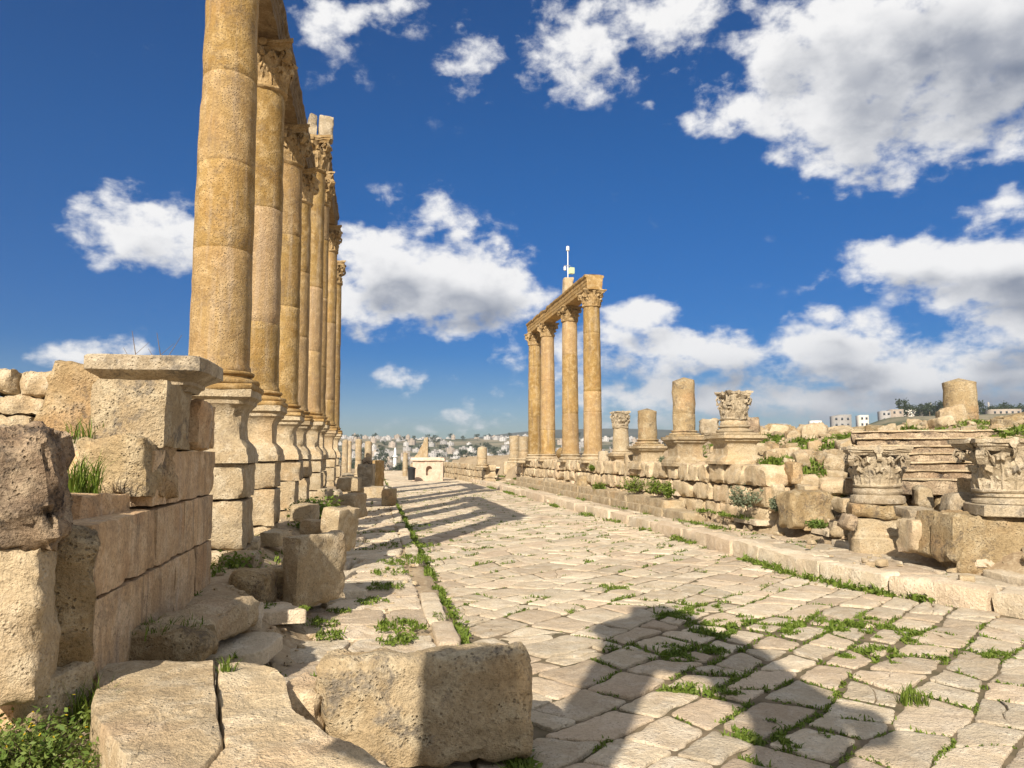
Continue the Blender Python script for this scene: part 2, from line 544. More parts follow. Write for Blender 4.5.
def lathe(profile, seg, mb=None, erode=0.0, freq=3.0, seed=0, cap=True, sub=0.0, wob=0.0):
    "profile: list of (r,z) from bottom to top"
    pr = []
    if sub:
        for (r0, z0), (r1, z1) in zip(profile, profile[1:]):
            n = max(1, int(abs(z1 - z0) / sub))
            pr += [(r0 + (r1 - r0) * i / n, z0 + (z1 - z0) * i / n) for i in range(n)]
        pr.append(profile[-1])
    else:
        pr = list(profile)
    so = Vector((seed * 3.1, seed * 1.7, seed * .9))
    vs, fs = [], []
    for r, z in pr:
        for i in range(seg):
            a = 2 * math.pi * i / seg
            c = Vector((math.cos(a), math.sin(a), 0))
            q = Vector((c.x * r, c.y * r, z))
            e = 0
            if erode:
                f = fr(q * freq + so, 4, .8)
                e = erode * f
                g = noise.noise(q * freq * .45 + so)
                if g > .28:
                    e -= erode * 5 * (g - .28)
            vs.append(tuple(q + c * e))
    nr = len(pr)
    for k in range(nr - 1):
        for i in range(seg):
            j = (i + 1) % seg
            fs.append((k * seg + i, k * seg + j, (k + 1) * seg + j, (k + 1) * seg + i))
    if cap:
        fs.append(tuple(reversed(range(seg))))
        o = (nr - 1) * seg
        vs.append((0, 0, pr[-1][1]))
        for i in range(seg):
            fs.append((o + i, o + (i + 1) % seg, len(vs) - 1))
    if mb is not None:
        mb.add(vs, fs)
    return vs, fs


def square_lathe(profile, n=8, erode=.012, seed=0, dims=(0, 0), sub=.06):
    "square plan moulding: profile of (half width, z); dims adds half lengths to x and y"
    pr = []
    for (r0, z0), (r1, z1) in zip(profile, profile[1:]):
        k = max(1, int(math.hypot(z1 - z0, r1 - r0) / sub))
        pr += [(r0 + (r1 - r0) * i / k, z0 + (z1 - z0) * i / k) for i in range(k)]
    pr.append(profile[-1])
    so = Vector((seed * 2.3, seed * 1.1, seed * 3.9))
    per = []
    for s in range(4):
        for i in range(n):
            t = -1 + 2 * i / n
            per.append([(t, -1), (1, t), (-t, 1), (-1, -t)][s])
    L = len(per)
    vs, fs = [], []
    for r, z in pr:
        for (a, b) in per:
            x, y = a * (r + dims[0]), b * (r + dims[1])
            q = Vector((x, y, z))
            e = erode * fr(q * 5 + so, 4, .8)
            corner = min(abs(a), abs(b))
            g = noise.noise(q * 2.2 + so)
            e2 = max(0, g - .1) * corner ** 6 * .16 + .018 * corner ** 8
            k = Vector((a, b, 0))
            q = q + k * (e - e2) + noise.noise_vector(q * 6 + so) * erode * .6
            vs.append(tuple(q))
    for k in range(len(pr) - 1):
        for i in range(L):
            j = (i + 1) % L
            fs.append((k * L + i, k * L + j, (k + 1) * L + j, (k + 1) * L + i))
    vs.append((0, 0, pr[-1][1]))
    o = (len(pr) - 1) * L
    for i in range(L):
        fs.append((o + i, o + (i + 1) % L, len(vs) - 1))
    vs.append((0, 0, pr[0][1]))
    for i in range(L):
        fs.append(((i + 1) % L, i, len(vs) - 1))
    return vs, fs


def leaf_verts(w0, hgt, curl, nu=8, nv=16, lobes=4):
    "acanthus leaf: local x across, y outwards, z up; two-sided shell with thickness"
    pts = []
    for j in range(nv + 1):
        v = j / nv
        wv = w0 * (.62 + .5 * math.sin(v * math.pi * .75)) * (1 if v < .8 else 1 - (v - .8) * 2.6)
        wv *= 1 + .22 * math.sin(v * math.pi * 2 * lobes)
        if v < .72:
            y = .05 + .06 * v + .16 * v * v
            z = v * hgt
        else:
            a = (v - .72) / .28 * math.pi * .95
            rr = curl * .5
            y = .05 + .126 + rr * (1 - math.cos(a))
            z = .72 * hgt + rr * 1.3 * math.sin(a) + .10 * hgt * (v - .72) / .28
        for i in range(nu + 1):
            u = -1 + 2 * i / nu
            rib = .06 * (1 - abs(u)) ** 2 + .025 * math.cos(u * math.pi * 3)
            pts.append(Vector((u * wv, y + rib - .05 * u * u, z - .05 * abs(u))))
    n = len(pts)
    back = [Vector((q.x * .96, q.y - .065, q.z - .02)) for q in pts]
    fs = []
    W = nu + 1
    for j in range(nv):
        for i in range(nu):
            a, b, c, d = j * W + i, j * W + i + 1, (j + 1) * W + i + 1, (j + 1) * W + i
            fs.append((a, b, c, d))
            fs.append((n + d, n + c, n + b, n + a))
    for j in range(nv):
        a, d = j * W, (j + 1) * W
        fs.append((a, d, n + d, n + a))
        a, d = j * W + nu, (j + 1) * W + nu
        fs.append((d, a, n + a, n + d))
    for i in range(nu):
        a, b = nv * W + i, nv * W + i + 1
        fs.append((a, b, n + b, n + a))
    return pts + back, fs


def capital_mesh(r, H, seed=1, worn=.03, ab=1.42):
    "Corinthian capital on a shaft of radius r, total height H; z from 0"
    mb = MB()
    s = H / 2.35          # unit height
    bell = lambda z: r * (1.0 + .02 * z / H + .16 * max(0, z / H - .55) ** 1.5 * 2)
    lathe([(r * 1.0, -.01), (r * 1.13, .03 * H), (r * 1.15, .06 * H), (r * 1.1, .085 * H), (r, .09 * H)] + [(bell(H * k / 8), H * k / 8) for k in range(1, 7)] + [(r * 1.22, H * .84)], 24, mb)
    for row, (n, hh, ww, off, curl, base) in enumerate([(8, .42, .34, 0, .42, .07), (8, .68, .30, .5, .56, .07)]):
        for k in range(n):
            a = 2 * math.pi * (k + off) / n
            vs, fs = leaf_verts(ww * r, hh * H, curl * r)
            rr = r * (1.0 + .03 * row)
            M4 = Matrix.Rotation(a - math.pi / 2, 4, 'Z') @ Matrix.Translation((0, rr - .02, base * H))
            vs = [Vector((q.x, q.y * r * 1.15, q.z)) for q in vs]
            mb.add(vs, fs, M4)
    # corner volutes and small centre helices
    for k in range(8):
        corner = k % 2 == 0
        a = math.pi / 4 * k + math.pi / 4
        big = 1.0 if corner else .6
        reach = r * (1.62 if corner else 1.22) * ab / 1.42
        pts = []
        nst = 14
        for i in range(nst + 1):
            t = i / nst
            if t < .55:
                u = t / .55
                pts.append((r * 1.06 + (reach - r * 1.06) * u ** 1.4, H * (.52 + .30 * u ** .75), .10 * r * big))
            else:
                u = (t - .55) / .45
                th = math.pi * .5 - u * 2.3 * math.pi
                q = .15 * H * big * (1 - .62 * u)
                pts.append((reach + q * math.cos(th) * .8, H * (.82 - .15 * big) + q * math.sin(th), .12 * r * big))
        vs, fs = [], []
        wid = .17 * r * big
        for (y, z, th_) in pts:
            for (dx, dz) in ((-wid, -th_ * .5), (wid, -th_ * .5), (wid, th_ * .5), (-wid, th_ * .5)):
                vs.append((dx, y, z + dz))
        for i in range(len(pts) - 1):
            for q in range(4):
                fs.append((i * 4 + q, i * 4 + (q + 1) % 4, i * 4 + 4 + (q + 1) % 4, i * 4 + 4 + q))
        fs.append((3, 2, 1, 0))
        mb.add(vs, fs, Matrix.Rotation(a - math.pi / 2, 4, 'Z'))
    # abacus with hollow sides
    n = 10
    rim = []
    R0 = r * ab
    for sd in range(4):
        for i in range(n):
            t = -1 + 2 * i / n
            hol = 1 - .20 * (1 - t * t)
            x, y = t * R0, -R0 * hol
            if abs(t) > .93:
                x *= .97
            for _ in range(sd):
                x, y = -y, x
            rim.append((x, y))
    prof = [(.90, .80), (.94, .86), (1.0, .88), (1.0, .92), (1.07, .93), (1.07, 1.0), (.5, 1.0)]
    vs = [(x * k, y * k, z * H) for (k, z) in prof for (x, y) in rim]
    L = len(rim)
    fs = [(k * L + i, k * L + (i + 1) % L, (k + 1) * L + (i + 1) % L, (k + 1) * L + i) for k in range(len(prof) - 1) for i in range(L)]
    fs.append(tuple(range((len(prof) - 1) * L, len(prof) * L)))
    fs.append(tuple(reversed(range(L))))
    mb.add(vs, fs)
    for sd in range(4):      # rosette in the middle of each side
        vs, fs = lathe([(.02 * r, -.06 * r), (.2 * r, -.02 * r), (.22 * r, .05 * r), (.08 * r, .1 * r)], 8)
        mb.add(vs, fs, Matrix.Rotation(sd * math.pi / 2, 4, 'Z') @ Matrix.Translation((0, -R0 * .86, H * .93)) @ Matrix.Rotation(math.pi / 2, 4, 'X'))
    so = Vector((seed * 5.3, seed, seed * 2.2))
    out = []
    for q in mb.v:
        q = Vector(q)
        q = q + noise.noise_vector(q * 5.5 / max(r, .3) * .4 + so) * worn * .9 + noise.noise_vector(q * 16 + so) * worn * .5
        g = noise.noise(q * 2.4 / max(r, .3) * .4 + so * 2)
        if g > .22 and q.z > .2 * H:      # broken-off bits
            k = 1 - min(.28, (g - .22) * .8)
            q.x *= k
            q.y *= k
        out.append(tuple(q))
    mb.v = out
    return mb


def base_profile(r, h):
    "attic base: lower torus, hollow, upper torus"
    pr = []
    R1 = r * 1.36
    for k in range(7):
        a = -math.pi / 2 + math.pi * k / 6
        pr.append((R1 - .16 * h * 2 * .5 + .17 * h * math.cos(a), .20 * h + .20 * h * math.sin(a)))
    pr += [(r * 1.20, .42 * h), (r * 1.10, .50 * h), (r * 1.08, .58 * h), (r * 1.14, .66 * h)]
    for k in range(6):
        a = -math.pi / 2 + math.pi * k / 5
        pr.append((r * 1.13 + .11 * h * math.cos(a), .80 * h + .13 * h * math.sin(a)))
    pr += [(r * 1.06, .94 * h), (r * 1.02, 1.0 * h)]
    return pr


def pedestal_profile(wd, h):
    "half widths of a square pedestal with flared foot and moulded cap"
    return [(wd * 1.16, 0), (wd * 1.16, .10 * h), (wd * 1.12, .13 * h), (wd * 1.10, .2 * h), (wd * .98, .27 * h), (wd * .86, .33 * h), (wd * .84, .40 * h), (wd * .84, .66 * h), (wd * .88, .72 * h), (wd * .97, .78 * h), (wd * 1.06, .81 * h), (wd * 1.08, .86 * h), (wd * 1.2, .90 * h), (wd * 1.2, 1.0 * h)]

# ------------------------------------------------------------------ ground


def sm(a, b, x):
    t = max(0.0, min(1.0, (x - a) / (b - a)))
    return t * t * (3 - 2 * t)


def kerb_x(y):
    pts = [(2, 9.9), (6.5, 9.1), (8.4, 8.4), (10.4, 7.6), (12, 7.35), (18, 7.6), (30, 7.45), (50, 7.5), (90, 7.3)]
    if y <= pts[0][0]:
        return pts[0][1]
    for (y0, x0), (y1, x1) in zip(pts, pts[1:]):
        if y <= y1:
            return x0 + (x1 - x0) * (y - y0) / (y1 - y0)
    return pts[-1][1]


def far_h(x, y):
    r = math.hypot(x, y)
    b = math.degrees(math.atan2(x, y))
    v = -13 * sm(90, 330, r)
    near = sm(16, 30, b)                           # the hill on the right stands closer
    rise = (13 + 25) * sm(430, 1150, r) * (1 - near) + (13 + 10 + 11 * sm(33, 38, b)) * sm(220, 420, r) * near
    ridge = (42 * sm(2, 14, b) + 8) * sm(1400, 2400, r)
    dn = -60 * sm(2500, 3400, r)
    return v + rise + ridge + dn + 5 * noise.noise(Vector((x * .004, y * .004, 3))) * sm(200, 700, r) + 14 * noise.noise(Vector((x * .0011, y * .0011, 7))) * sm(1300, 2200, r)


def near_h(x, y):
    kx = kerb_x(y)
    z = -.075
    if x < 1.0:
        z = .10
        z += .56 * sm(-.5, -1.75, x) * sm(5.2, 8.5, y) * (1 - .35 * sm(40, 70, y))
        z += .9 * sm(-2.7, -4.2, x) * sm(5, 8, y)
        z += .26 * sm(6.9, 5.6, y) * sm(.1, -.6, x) - .1 * sm(5.6, 5.0, y) * sm(-.2, .2, x)
    if x > kx + .1:
        z = -.075 + .265 * sm(kx + .12, kx + .42, x)
        z += .42 * sm(9.3, 9.95, x)
        mound = sm(10.0, 14.8, x) * (1 - .3 * sm(28, 50, y))
        if y > 15.4:
            mound = max(mound, .62 * sm(9.35, 9.8, x) * sm(15.5, 18, y))
        z += mound * (2.12 + .3 * noise.noise(Vector((x * .35, y * .35, 0)))) * sm(6, 11, y) - .5 * sm(17, 26, x)
    z += (.008 if -1.3 < x < 9.4 else .03) * noise.noise(Vector((x * 1.3, y * 1.3, 4)))
    return z


def H(x, y):
    w_ = sm(80, 125, math.hypot(x, y))
    return near_h(x, y) * (1 - w_) + far_h(x, y) * w_ if w_ > 0 else near_h(x, y)


# one sheet out to the horizon, finest in front of the camera
vs, fs = [], []
angs = []
a = -180.0
while a < 180:
    angs.append(a)
    a += .55 if -32 < a < 58 else 4.0
rad = [.5]
while rad[-1] < 3300:
    rad.append(rad[-1] * (1.028 if rad[-1] < 60 else 1.05))
for r in rad:
    for a in angs:
        x, y = r * math.sin(R_(a)), r * math.cos(R_(a))
        vs.append((x, y, H(x, y)))
L = len(angs)
for k in range(len(rad) - 1):
    for i in range(L):
        j = (i + 1) % L
        fs.append((k * L + i, k * L + L * 1 + i, k * L + L + j, k * L + j))
vs.append((0, 0, H(0, 0)))
for i in range(L):
    fs.append((len(vs) - 1, i, (i + 1) % L))
mb = MB()
mb.add(vs, fs)

gm, t, b = new_mat('ground_earth')
geo = t.n('ShaderNodeNewGeometry')
pos = geo.outputs['Position']
n1_ = t.noise(pos, .9, 6, .65, .4)
n2_ = t.noise(pos, 14, 4, .65)
soil = t.mix(t.ss(n1_, .35, .65), (.25, .185, .115, 1), (.36, .28, .18, 1))
soil = t.mix(t.ss(n2_, .45, .7), soil, (.42, .34, .23, 1))
nfar = t.noise(pos, .012, 6, .62, .4)
nf2 = t.noise(pos, .05, 5, .65)
farc = t.mix(t.ss(nfar, .42, .58), (.06, .07, .035, 1), (.22, .19, .125, 1))
farc = t.mix(t.ss(nf2, .55, .7), farc, (.05, .06, .035, 1))
dist = t.vm('LENGTH', pos)
col = t.mix(t.ss(dist, 70, 170), soil, farc)
wood = t.mix(t.ss(dist, 1300, 1700), col, t.mix(t.ss(nfar, .4, .6), (.03, .04, .025, 1), (.06, .065, .04, 1)))
t.put(b.inputs['Base Color'], wood)
bp = t.n('ShaderNodeBump')
bp.inputs['Strength'].default_value = .6
bp.inputs['Distance'].default_value = .05
t.put(bp.inputs['Height'], n2_)
t.t.links.new(bp.outputs[0], b.inputs['Normal'])
ground = mb.build('ground', gm, angle=None)
tag(ground, kind='structure')

# ------------------------------------------------------------------ paving
EDGES = []
HOTPX = [(870, 628, .62, 1.0), (880, 655, .45, .9), (905, 640, .4, .8), (780, 628, .55, .8), (820, 625, .45, .6), (745, 622, .4, .5), (705, 693, .4, .9), (715, 630, .5, 1.0), (690, 652, .45, 1.0), (672, 615, .4, .8), (1000, 655, .3, .8), (850, 688, .25, .6), (690, 605, .5, .6), (615, 588, .5, .6), (935, 655, .35, .7), (775, 735, .4, .9), (530, 600, .4, .35), (840, 620, .5, .6), (640, 650, .4, .5)]


def hot(x, y):
    return max([0] + [s_ * (1 - math.hypot(x - g_.x, y - g_.y) / (r_ * 1.3)) for g_, r_, s_ in HOTG])


HOTG = [(G(a_, b_), r_, s_) for a_, b_, r_, s_ in HOTPX]
JOINTS = []      # (x, y, z, width) samples along slab joints, where weeds root


def chaikin(pts, k=.22):
    out = []
    n = len(pts)
    for i in range(n):
        p0, p1 = pts[i], pts[(i + 1) % n]
        out.append(p0.lerp(p1, k))
        out.append(p0.lerp(p1, 1 - k))
    return out


def slab(mb, poly, z0, thick, seed, tone, hue, lod=2, bev=.014, bump=.012, tilt=.007):
    "one worn paving stone over a closed outline (2D Vectors), pillowed edges"
    rg = random.Random(seed)
    n = len(poly)
    c = sum(poly, Vector((0, 0))) / n
    tx, ty = rg.uniform(-tilt, tilt), rg.uniform(-tilt, tilt)
    rings = {3: [(1.0, -thick, 0), (1.0, -bev * 1.2, 0), (.985, -bev * .45, .2), (.955, -bev * .12, .5), (.88, 0, 1), (.78, .001, 1), (.66, .002, 1), (.54, .002, 1), (.42, .002, 1), (.3, .002, 1), (.15, .002, 1)],
             2: [(1.0, -thick, 0), (1.0, -bev * 1.1, 0), (.965, -bev * .3, .4), (.87, 0, 1), (.5, .006, 1)],
             1: [(1.0, -thick, 0), (1.0, -bev * .7, 0), (.92, 0, .5)]}[lod]
    vs, fs = [], []
    for k, (s, dz, w_) in enumerate(rings):
        for q in poly:
            e = q - c
            p_ = c + e * s
            if s > .9 and lod > 1:
                p_ = p_ + e.normalized() * (.028 * noise.noise(Vector((q.x * 5, q.y * 5, k * .1 + seed))) + .014 * noise.noise(Vector((q.x * 17, q.y * 17, k * .1 + seed))))
            z = z0 + dz + tx * e.x * s + ty * e.y * s
            if lod > 1 and dz > -thick:
                z += bump * (1.1 * noise.noise(Vector((p_.x * 3, p_.y * 3, seed * .37))) + .6 * noise.noise(Vector((p_.x * 9, p_.y * 9, seed * .11))))
            vs.append((p_.x, p_.y, z))
    vs.append((c.x, c.y, z0 + .002 if lod > 1 else z0))
    nr = len(rings)
    for k in range(nr - 1):
        for i in range(n):
            j = (i + 1) % n
            fs.append((k * n + i, k * n + j, (k + 1) * n + j, (k + 1) * n + i))
    for i in range(n):
        fs.append(((nr - 1) * n + i, (nr - 1) * n + (i + 1) % n, len(vs) - 1))
    mb.add(vs, fs, tone=tone, hue=hue)


def ccw(poly):
    a = sum(poly[i].x * poly[(i + 1) % len(poly)].y - poly[(i + 1) % len(poly)].x * poly[i].y for i in range(len(poly)))
    return poly if a > 0 else list(reversed(poly))


def wear(x, y):
    return noise.noise(Vector((x * .33, y * .33, 11))) + .5 * noise.noise(Vector((x * .9, y * .9, 5)))


def paving(mb, inside, ang, trange, srange, roww, slablen, zf, seed, gap=.010, lodf=None, joint_keep=.5, bump=.012, slant=.09, weargap=.022, xlim=(-99, 99)):
    rg = random.Random(seed)
    A = Vector((math.sin(ang), math.cos(ang)))
    B = Vector((-A.y, A.x))
    t0 = trange[0]
    k = 0
    while t0 < trange[1]:
        wdt = rg.uniform(*roww)
        t1 = t0 + wdt
        f0 = lambda s, kk=k: t0 + (.17 * noise.noise(Vector((s * .7, kk * 5.1, seed))) + .05 * noise.noise(Vector((s * 2.6, kk * 3.1, seed))))
        f1 = lambda s, kk=k + 1: t1 + (.17 * noise.noise(Vector((s * .7, kk * 5.1, seed))) + .05 * noise.noise(Vector((s * 2.6, kk * 3.1, seed))))
        s = srange[0] + rg.uniform(0, 1)
        sb, st = s, s + rg.uniform(-slant, slant)
        while s < srange[1]:
            ln = rg.uniform(*slablen)
            s2 = s + ln
            sb2, st2 = s2 + rg.uniform(-slant, slant), s2 + rg.uniform(-slant, slant)
            cc = A * ((s + s2) / 2) + B * ((t0 + t1) / 2)
            if inside(cc.x, cc.y):
                d = cc.length
                lod = 3 if d < 10 else 2 if d < 24 else 1
                m = {3: 5, 2: 4, 1: 2}[lod]
                q = []
                for i in range(m):
                    u = i / m
                    x = sb + (sb2 - sb) * u
                    q.append((x, f0(x)))
                for i in range(m):
                    u = i / m
                    q.append((sb2 + (st2 - sb2) * u, f0(sb2) + (f1(st2) - f0(sb2)) * u))
                for i in range(m):
                    u = i / m
                    x = st2 + (st - st2) * u
                    q.append((x, f1(x)))
                for i in range(m):
                    u = i / m
                    q.append((st + (sb - st) * u, f1(st) + (f0(sb) - f1(st)) * u))
                poly = ccw([A * a_ + B * b_ for a_, b_ in q])
                poly = [Vector((max(xlim[0], min(xlim[1], p_.x)), p_.y)) for p_ in poly]
                if max(p_.x for p_ in poly) - min(p_.x for p_ in poly) < .22:
                    s, sb, st = s2, sb2, st2
                    continue
                wr = wear(cc.x, cc.y)
                g = gap + max(0, wr - .1) * weargap + rg.uniform(0, .010) + .075 * hot(cc.x, cc.y)
                ctr = sum(poly, Vector((0, 0))) / len(poly)
                half = min(wdt, ln) / 2
                poly2 = [ctr + (p_ - ctr) * (1 - g / half * (.75 + .25)) for p_ in poly]
                if lod > 1:
                    poly2 = chaikin(chaikin(poly2, .25), .25) if lod == 2  else chaikin(chaikin(poly2, .27), .25)
                z = zf(cc.x, cc.y) + rg.uniform(-.006, .007)
                tn, hu = rg.uniform(.8, 1.12), max(0, rg.uniform(-.7, 1.0))
                if lod > 1 and rg.random() < .16:      # a cracked stone: two pieces along a crooked line
                    n_ = len(poly2)
                    i0 = rg.randrange(n_)
                    i1 = (i0 + n_ // 2 + rg.randrange(-3, 4)) % n_
                    pa, pb = poly2[i0], poly2[i1]
                    nrm = Vector((-(pb - pa).y, (pb - pa).x)).normalized()
                    cr = [pa.lerp(pb, q_) + nrm * rg.uniform(-.035, .035) for q_ in (.2, .4, .6, .8)]
                    lo_, hi_ = min(i0, i1), max(i0, i1)
                    if i0 > i1:
                        cr.reverse()
                    A1 = poly2[lo_:hi_ + 1] + list(reversed(cr))
                    A2 = poly2[hi_:] + poly2[:lo_ + 1] + cr
                    for A_ in (A1, A2):
                        cA = sum(A_, Vector((0, 0))) / len(A_)
                        slab(mb, [cA + (p_ - cA) * .985 for p_ in A_], z + rg.uniform(-.007, .004), .13, rg.randrange(99999), tn, hu, lod, bump=bump)
                else:
                    slab(mb, poly2, z, .13, rg.randrange(99999), tn, hu, lod, bump=bump)
                if d < 45:
                    for kk in range(4):
                        EDGES.append([(poly[(kk * m + e_) % len(poly)].x, poly[(kk * m + e_) % len(poly)].y) for e_ in range(m + 1)] + [z, wr, d, kk])
                if d < 60:
                    for p_ in poly[::2]:
                        if rg.random() < joint_keep:
                            JOINTS.append((p_.x, p_.y, z, wr, d))
            s, sb, st = s2, sb2, st2
        t0 = t1
        k += 1


mb = MB()
vs, fs = [], []
for k in range(96):
    y = 1 + k
    vs += [(.9, y, -.02), (kerb_x(y) + .2, y, -.02)]
    if k:
        fs.append((2 * k - 2, 2 * k - 1, 2 * k + 1, 2 * k))
mb.add(vs, fs)
tag(mb.build('street_bed', M['bed'], angle=None), kind='structure')
mb = MB()
inside = lambda x, y: .95 < x < kerb_x(y) + .2 and 1.6 < y < 96
paving(mb, inside, R_(52), (-12, 80), (-2, 90), (.34, .62), (.38, .95), lambda x, y: .012 * noise.noise(Vector((x * .8, y * .8, 2))), 4, slant=.22, xlim=(1.08, 99))
street = mb.build('street', M['pave'], angle=None)
tag(street, kind='structure')

mb = MB()
LW = lambda x, y: near_h(x, y) + .045
inside = lambda x, y: (-1.15 if y > 9.2 else -1.7) < x < .86 and 5.0 < y < 75 and noise.noise(Vector((x * .5, y * .5, 40))) > -.7 + .4 * sm(-.3, -1.2, x) * sm(7, 9, y)
paving(mb, inside, R_(90), (4, 76), (-2.2, 1.4), (.55, .95), (.6, 1.5), LW, 9, gap=.014, joint_keep=.8, bump=.022, slant=.15, xlim=(-99, .69))
# edge course along the street
rg = random.Random(5)
y = 4.3
while y < 85:
    ln = rg.uniform(.5, 1.25)
    j = rg.uniform(-.03, .03)
    poly = [Vector((.70 + j, y + .02)), Vector((.95 + j, y + .02)), Vector((.95 + j, y + ln * .5)), Vector((.95 + j, y + ln - .03)), Vector((.70 + j, y + ln - .03)), Vector((.70 + j, y + ln * .5))]
    if rg.random() < .82:
        slab(mb, chaikin(ccw(poly), .2), LW(.85, y) + .01 + rg.uniform(-.015, .012), .16, rg.randrange(9999), rg.uniform(.85, 1.1), max(0, rg.uniform(-.5, .8)), 2, bump=.02)
    for q in range(int(ln * 5)):
        JOINTS.append((1.06 + rg.uniform(-.05, .06), y + ln * q / (ln * 5), -.02, .95 if noise.noise(Vector((y * .8, q, 0))) > -.25 else .1, y))
    y += ln
tag(mb.build('left_pavement', M['pave'], angle=None), kind='structure')

mb = MB()
inside = lambda x, y: kerb_x(y) + .32 < x < 9.6 + .8 * sm(16, 14, y) and 5.5 < y < 60
paving(mb, inside, R_(8), (-14, 4), (2, 62), (.45, .8), (.7, 1.5), lambda x, y: near_h(x, y) + .05, 21, gap=.012, joint_keep=.35, bump=.02)
tag(mb.build('right_pavement', M['pave'], angle=None), kind='structure')

# kerb stones: worn blocks along the right edge of the street
mb = MB()
rg = random.Random(31)
y = 6.0
i = 0
while y < 95:
    ln = rg.uniform(1.0, 2.3)
    if 10.15 < y + ln < 11.2:
        ln = 10.3 - y
    x0, x1 = kerb_x(y + .02), kerb_x(y + ln - .02)
    a_ = math.atan2(x1 - x0, ln)
    hh = .30 + rg.uniform(-.03, .03)
    vs, fs = rock(.44, math.hypot(x1 - x0, ln) - .03, hh + .12, 600 + i, res=.1 if y < 25 else .3, rough=.02, chips=4, rnd=.05, depth=.09, warp=.02)
    tn = rg.uniform(.88, 1.08)
    mb.add(vs, fs, Matrix.Translation(((x0 + x1) / 2 + .22 + rg.uniform(-.03, .03), y + ln / 2, -.13)) @ Matrix.Rotation(-a_ + rg.uniform(-.02, .02), 4, 'Z'), tone=tn, hue=max(0, rg.uniform(-.4, .9)))
    for q in range(int(ln * 7)):
        u = rg.random()
        JOINTS.append((x0 + (x1 - x0) * u - rg.uniform(.02, .12), y + ln * u, -.02, rg.choice((.15, .5, .8)), y))
    y += ln
    i += 1
tag(mb.build('kerb', M['pave'], angle=50), kind='structure')

# ------------------------------------------------------------------ masonry


def masonry(name, label, cat, p0, ang, length, courses, thick, seed, mat, blen=(.6, 1.2), res=.1, rough=.022, miss=0.0, chips=4, depth=.12, gap=.012, ragged=0, core=True, group=None):
    "wall of worn ashlars: p0 = start of the face at the foot, ang = bearing of the run, the wall lies to the left of the run"
    rg = random.Random(seed)
    mb = MB()
    z = 0
    for ci, h in enumerate(courses):
        s = 0 if ci % 2 == 0 else -rg.uniform(.1, .4)
        s = max(0, s)
        end = length - (ragged * ci * rg.uniform(.5, 1.2) if ragged else 0)
        first = True
        while s < end - .1:
            ln = rg.uniform(*blen) * (.6 if first and ci % 2 else 1)
            first = False
            ln = min(ln, end - s)
            if end - s - ln < .25:
                ln = end - s
            if rg.random() >= miss:
                vs, fs = rock(thick * rg.uniform(.94, 1.0), ln - gap, h - gap * .7, rg.randrange(9999), res=res, rough=rough, chips=chips, rnd=.03, depth=depth, warp=.012)
                mb.add(vs, fs, Matrix.Translation((-thick / 2 + rg.uniform(-.025, .02), s + ln / 2, z)) @ Matrix.Rotation(rg.uniform(-.012, .012), 4, 'Z'))
            s += ln
        z += h
    o = mb.build(name, mat, angle=48, loc=p0, rot=(0, 0, -ang))
    return tag(o, label, cat, group)


# ------------------------------------------------------------------ columns
CAPS = {}


def shaft_mesh(r0, r1, hgt, seed, drums, broken=False, seg=40, sub=.16, erode=.012):
    mb = MB()
    pr = []
    nz = max(4, int(hgt / sub))
    joints = [hgt * d for d in drums]
    zs = sorted([hgt * k / nz for k in range(nz + 1) if all(abs(hgt * k / nz - j) > .04 for j in joints)] + [j + e for j in joints for e in (-.016, -.004, .004, .016)])
    for z in zs:
        u = z / hgt
        r = r0 + (r1 - r0) * (u ** 1.5)
        if any(abs(z - j) < .006 for j in joints):
            r -= .009
        pr.append((r, z))
    if not broken:
        pr = [(r0 * 1.05, 0), (r0 * 1.05, .05), (r0 * 1.0, .09)] + [q for q in pr if .1 < q[1]]
    vs, fs = lathe(pr, seg, None, erode=erode, freq=2.6, seed=seed)
    if broken:
        out = []
        so = Vector((seed, seed * .5, 3))
        for q in vs:
            q = Vector(q)
            u = max(0, (q.z - hgt * .82) / (hgt * .18))
            rr = math.hypot(q.x, q.y) / r0
            q.z -= u * (.02 + .13 * rr ** 4 + .10 * max(0, noise.noise(q * 2.6 + so))) * min(1, hgt)
            q += noise.noise_vector(q * 4 + so) * .03
            out.append(q)
        vs = out
    cuts = [0] + joints + [hgt + 1]
    rt_ = random.Random(seed + 5)
    tones = [rt_.uniform(.84, 1.12) for _ in cuts]
    hues = [max(0, rt_.uniform(-.5, .7)) for _ in cuts]
    mb.add(vs, fs)
    mb.tone, mb.hue = [], []
    for q in vs:
        k = sum(1 for c_ in joints if q[2] > c_)
        mb.tone.append(tones[k])
        mb.hue.append(hues[k])
    return mb


def drumset(rg, n):
    c = sorted(rg.uniform(.12, .9) for _ in range(n))
    return [d for i, d in enumerate(c) if i == 0 or d - c[i - 1] > .1]


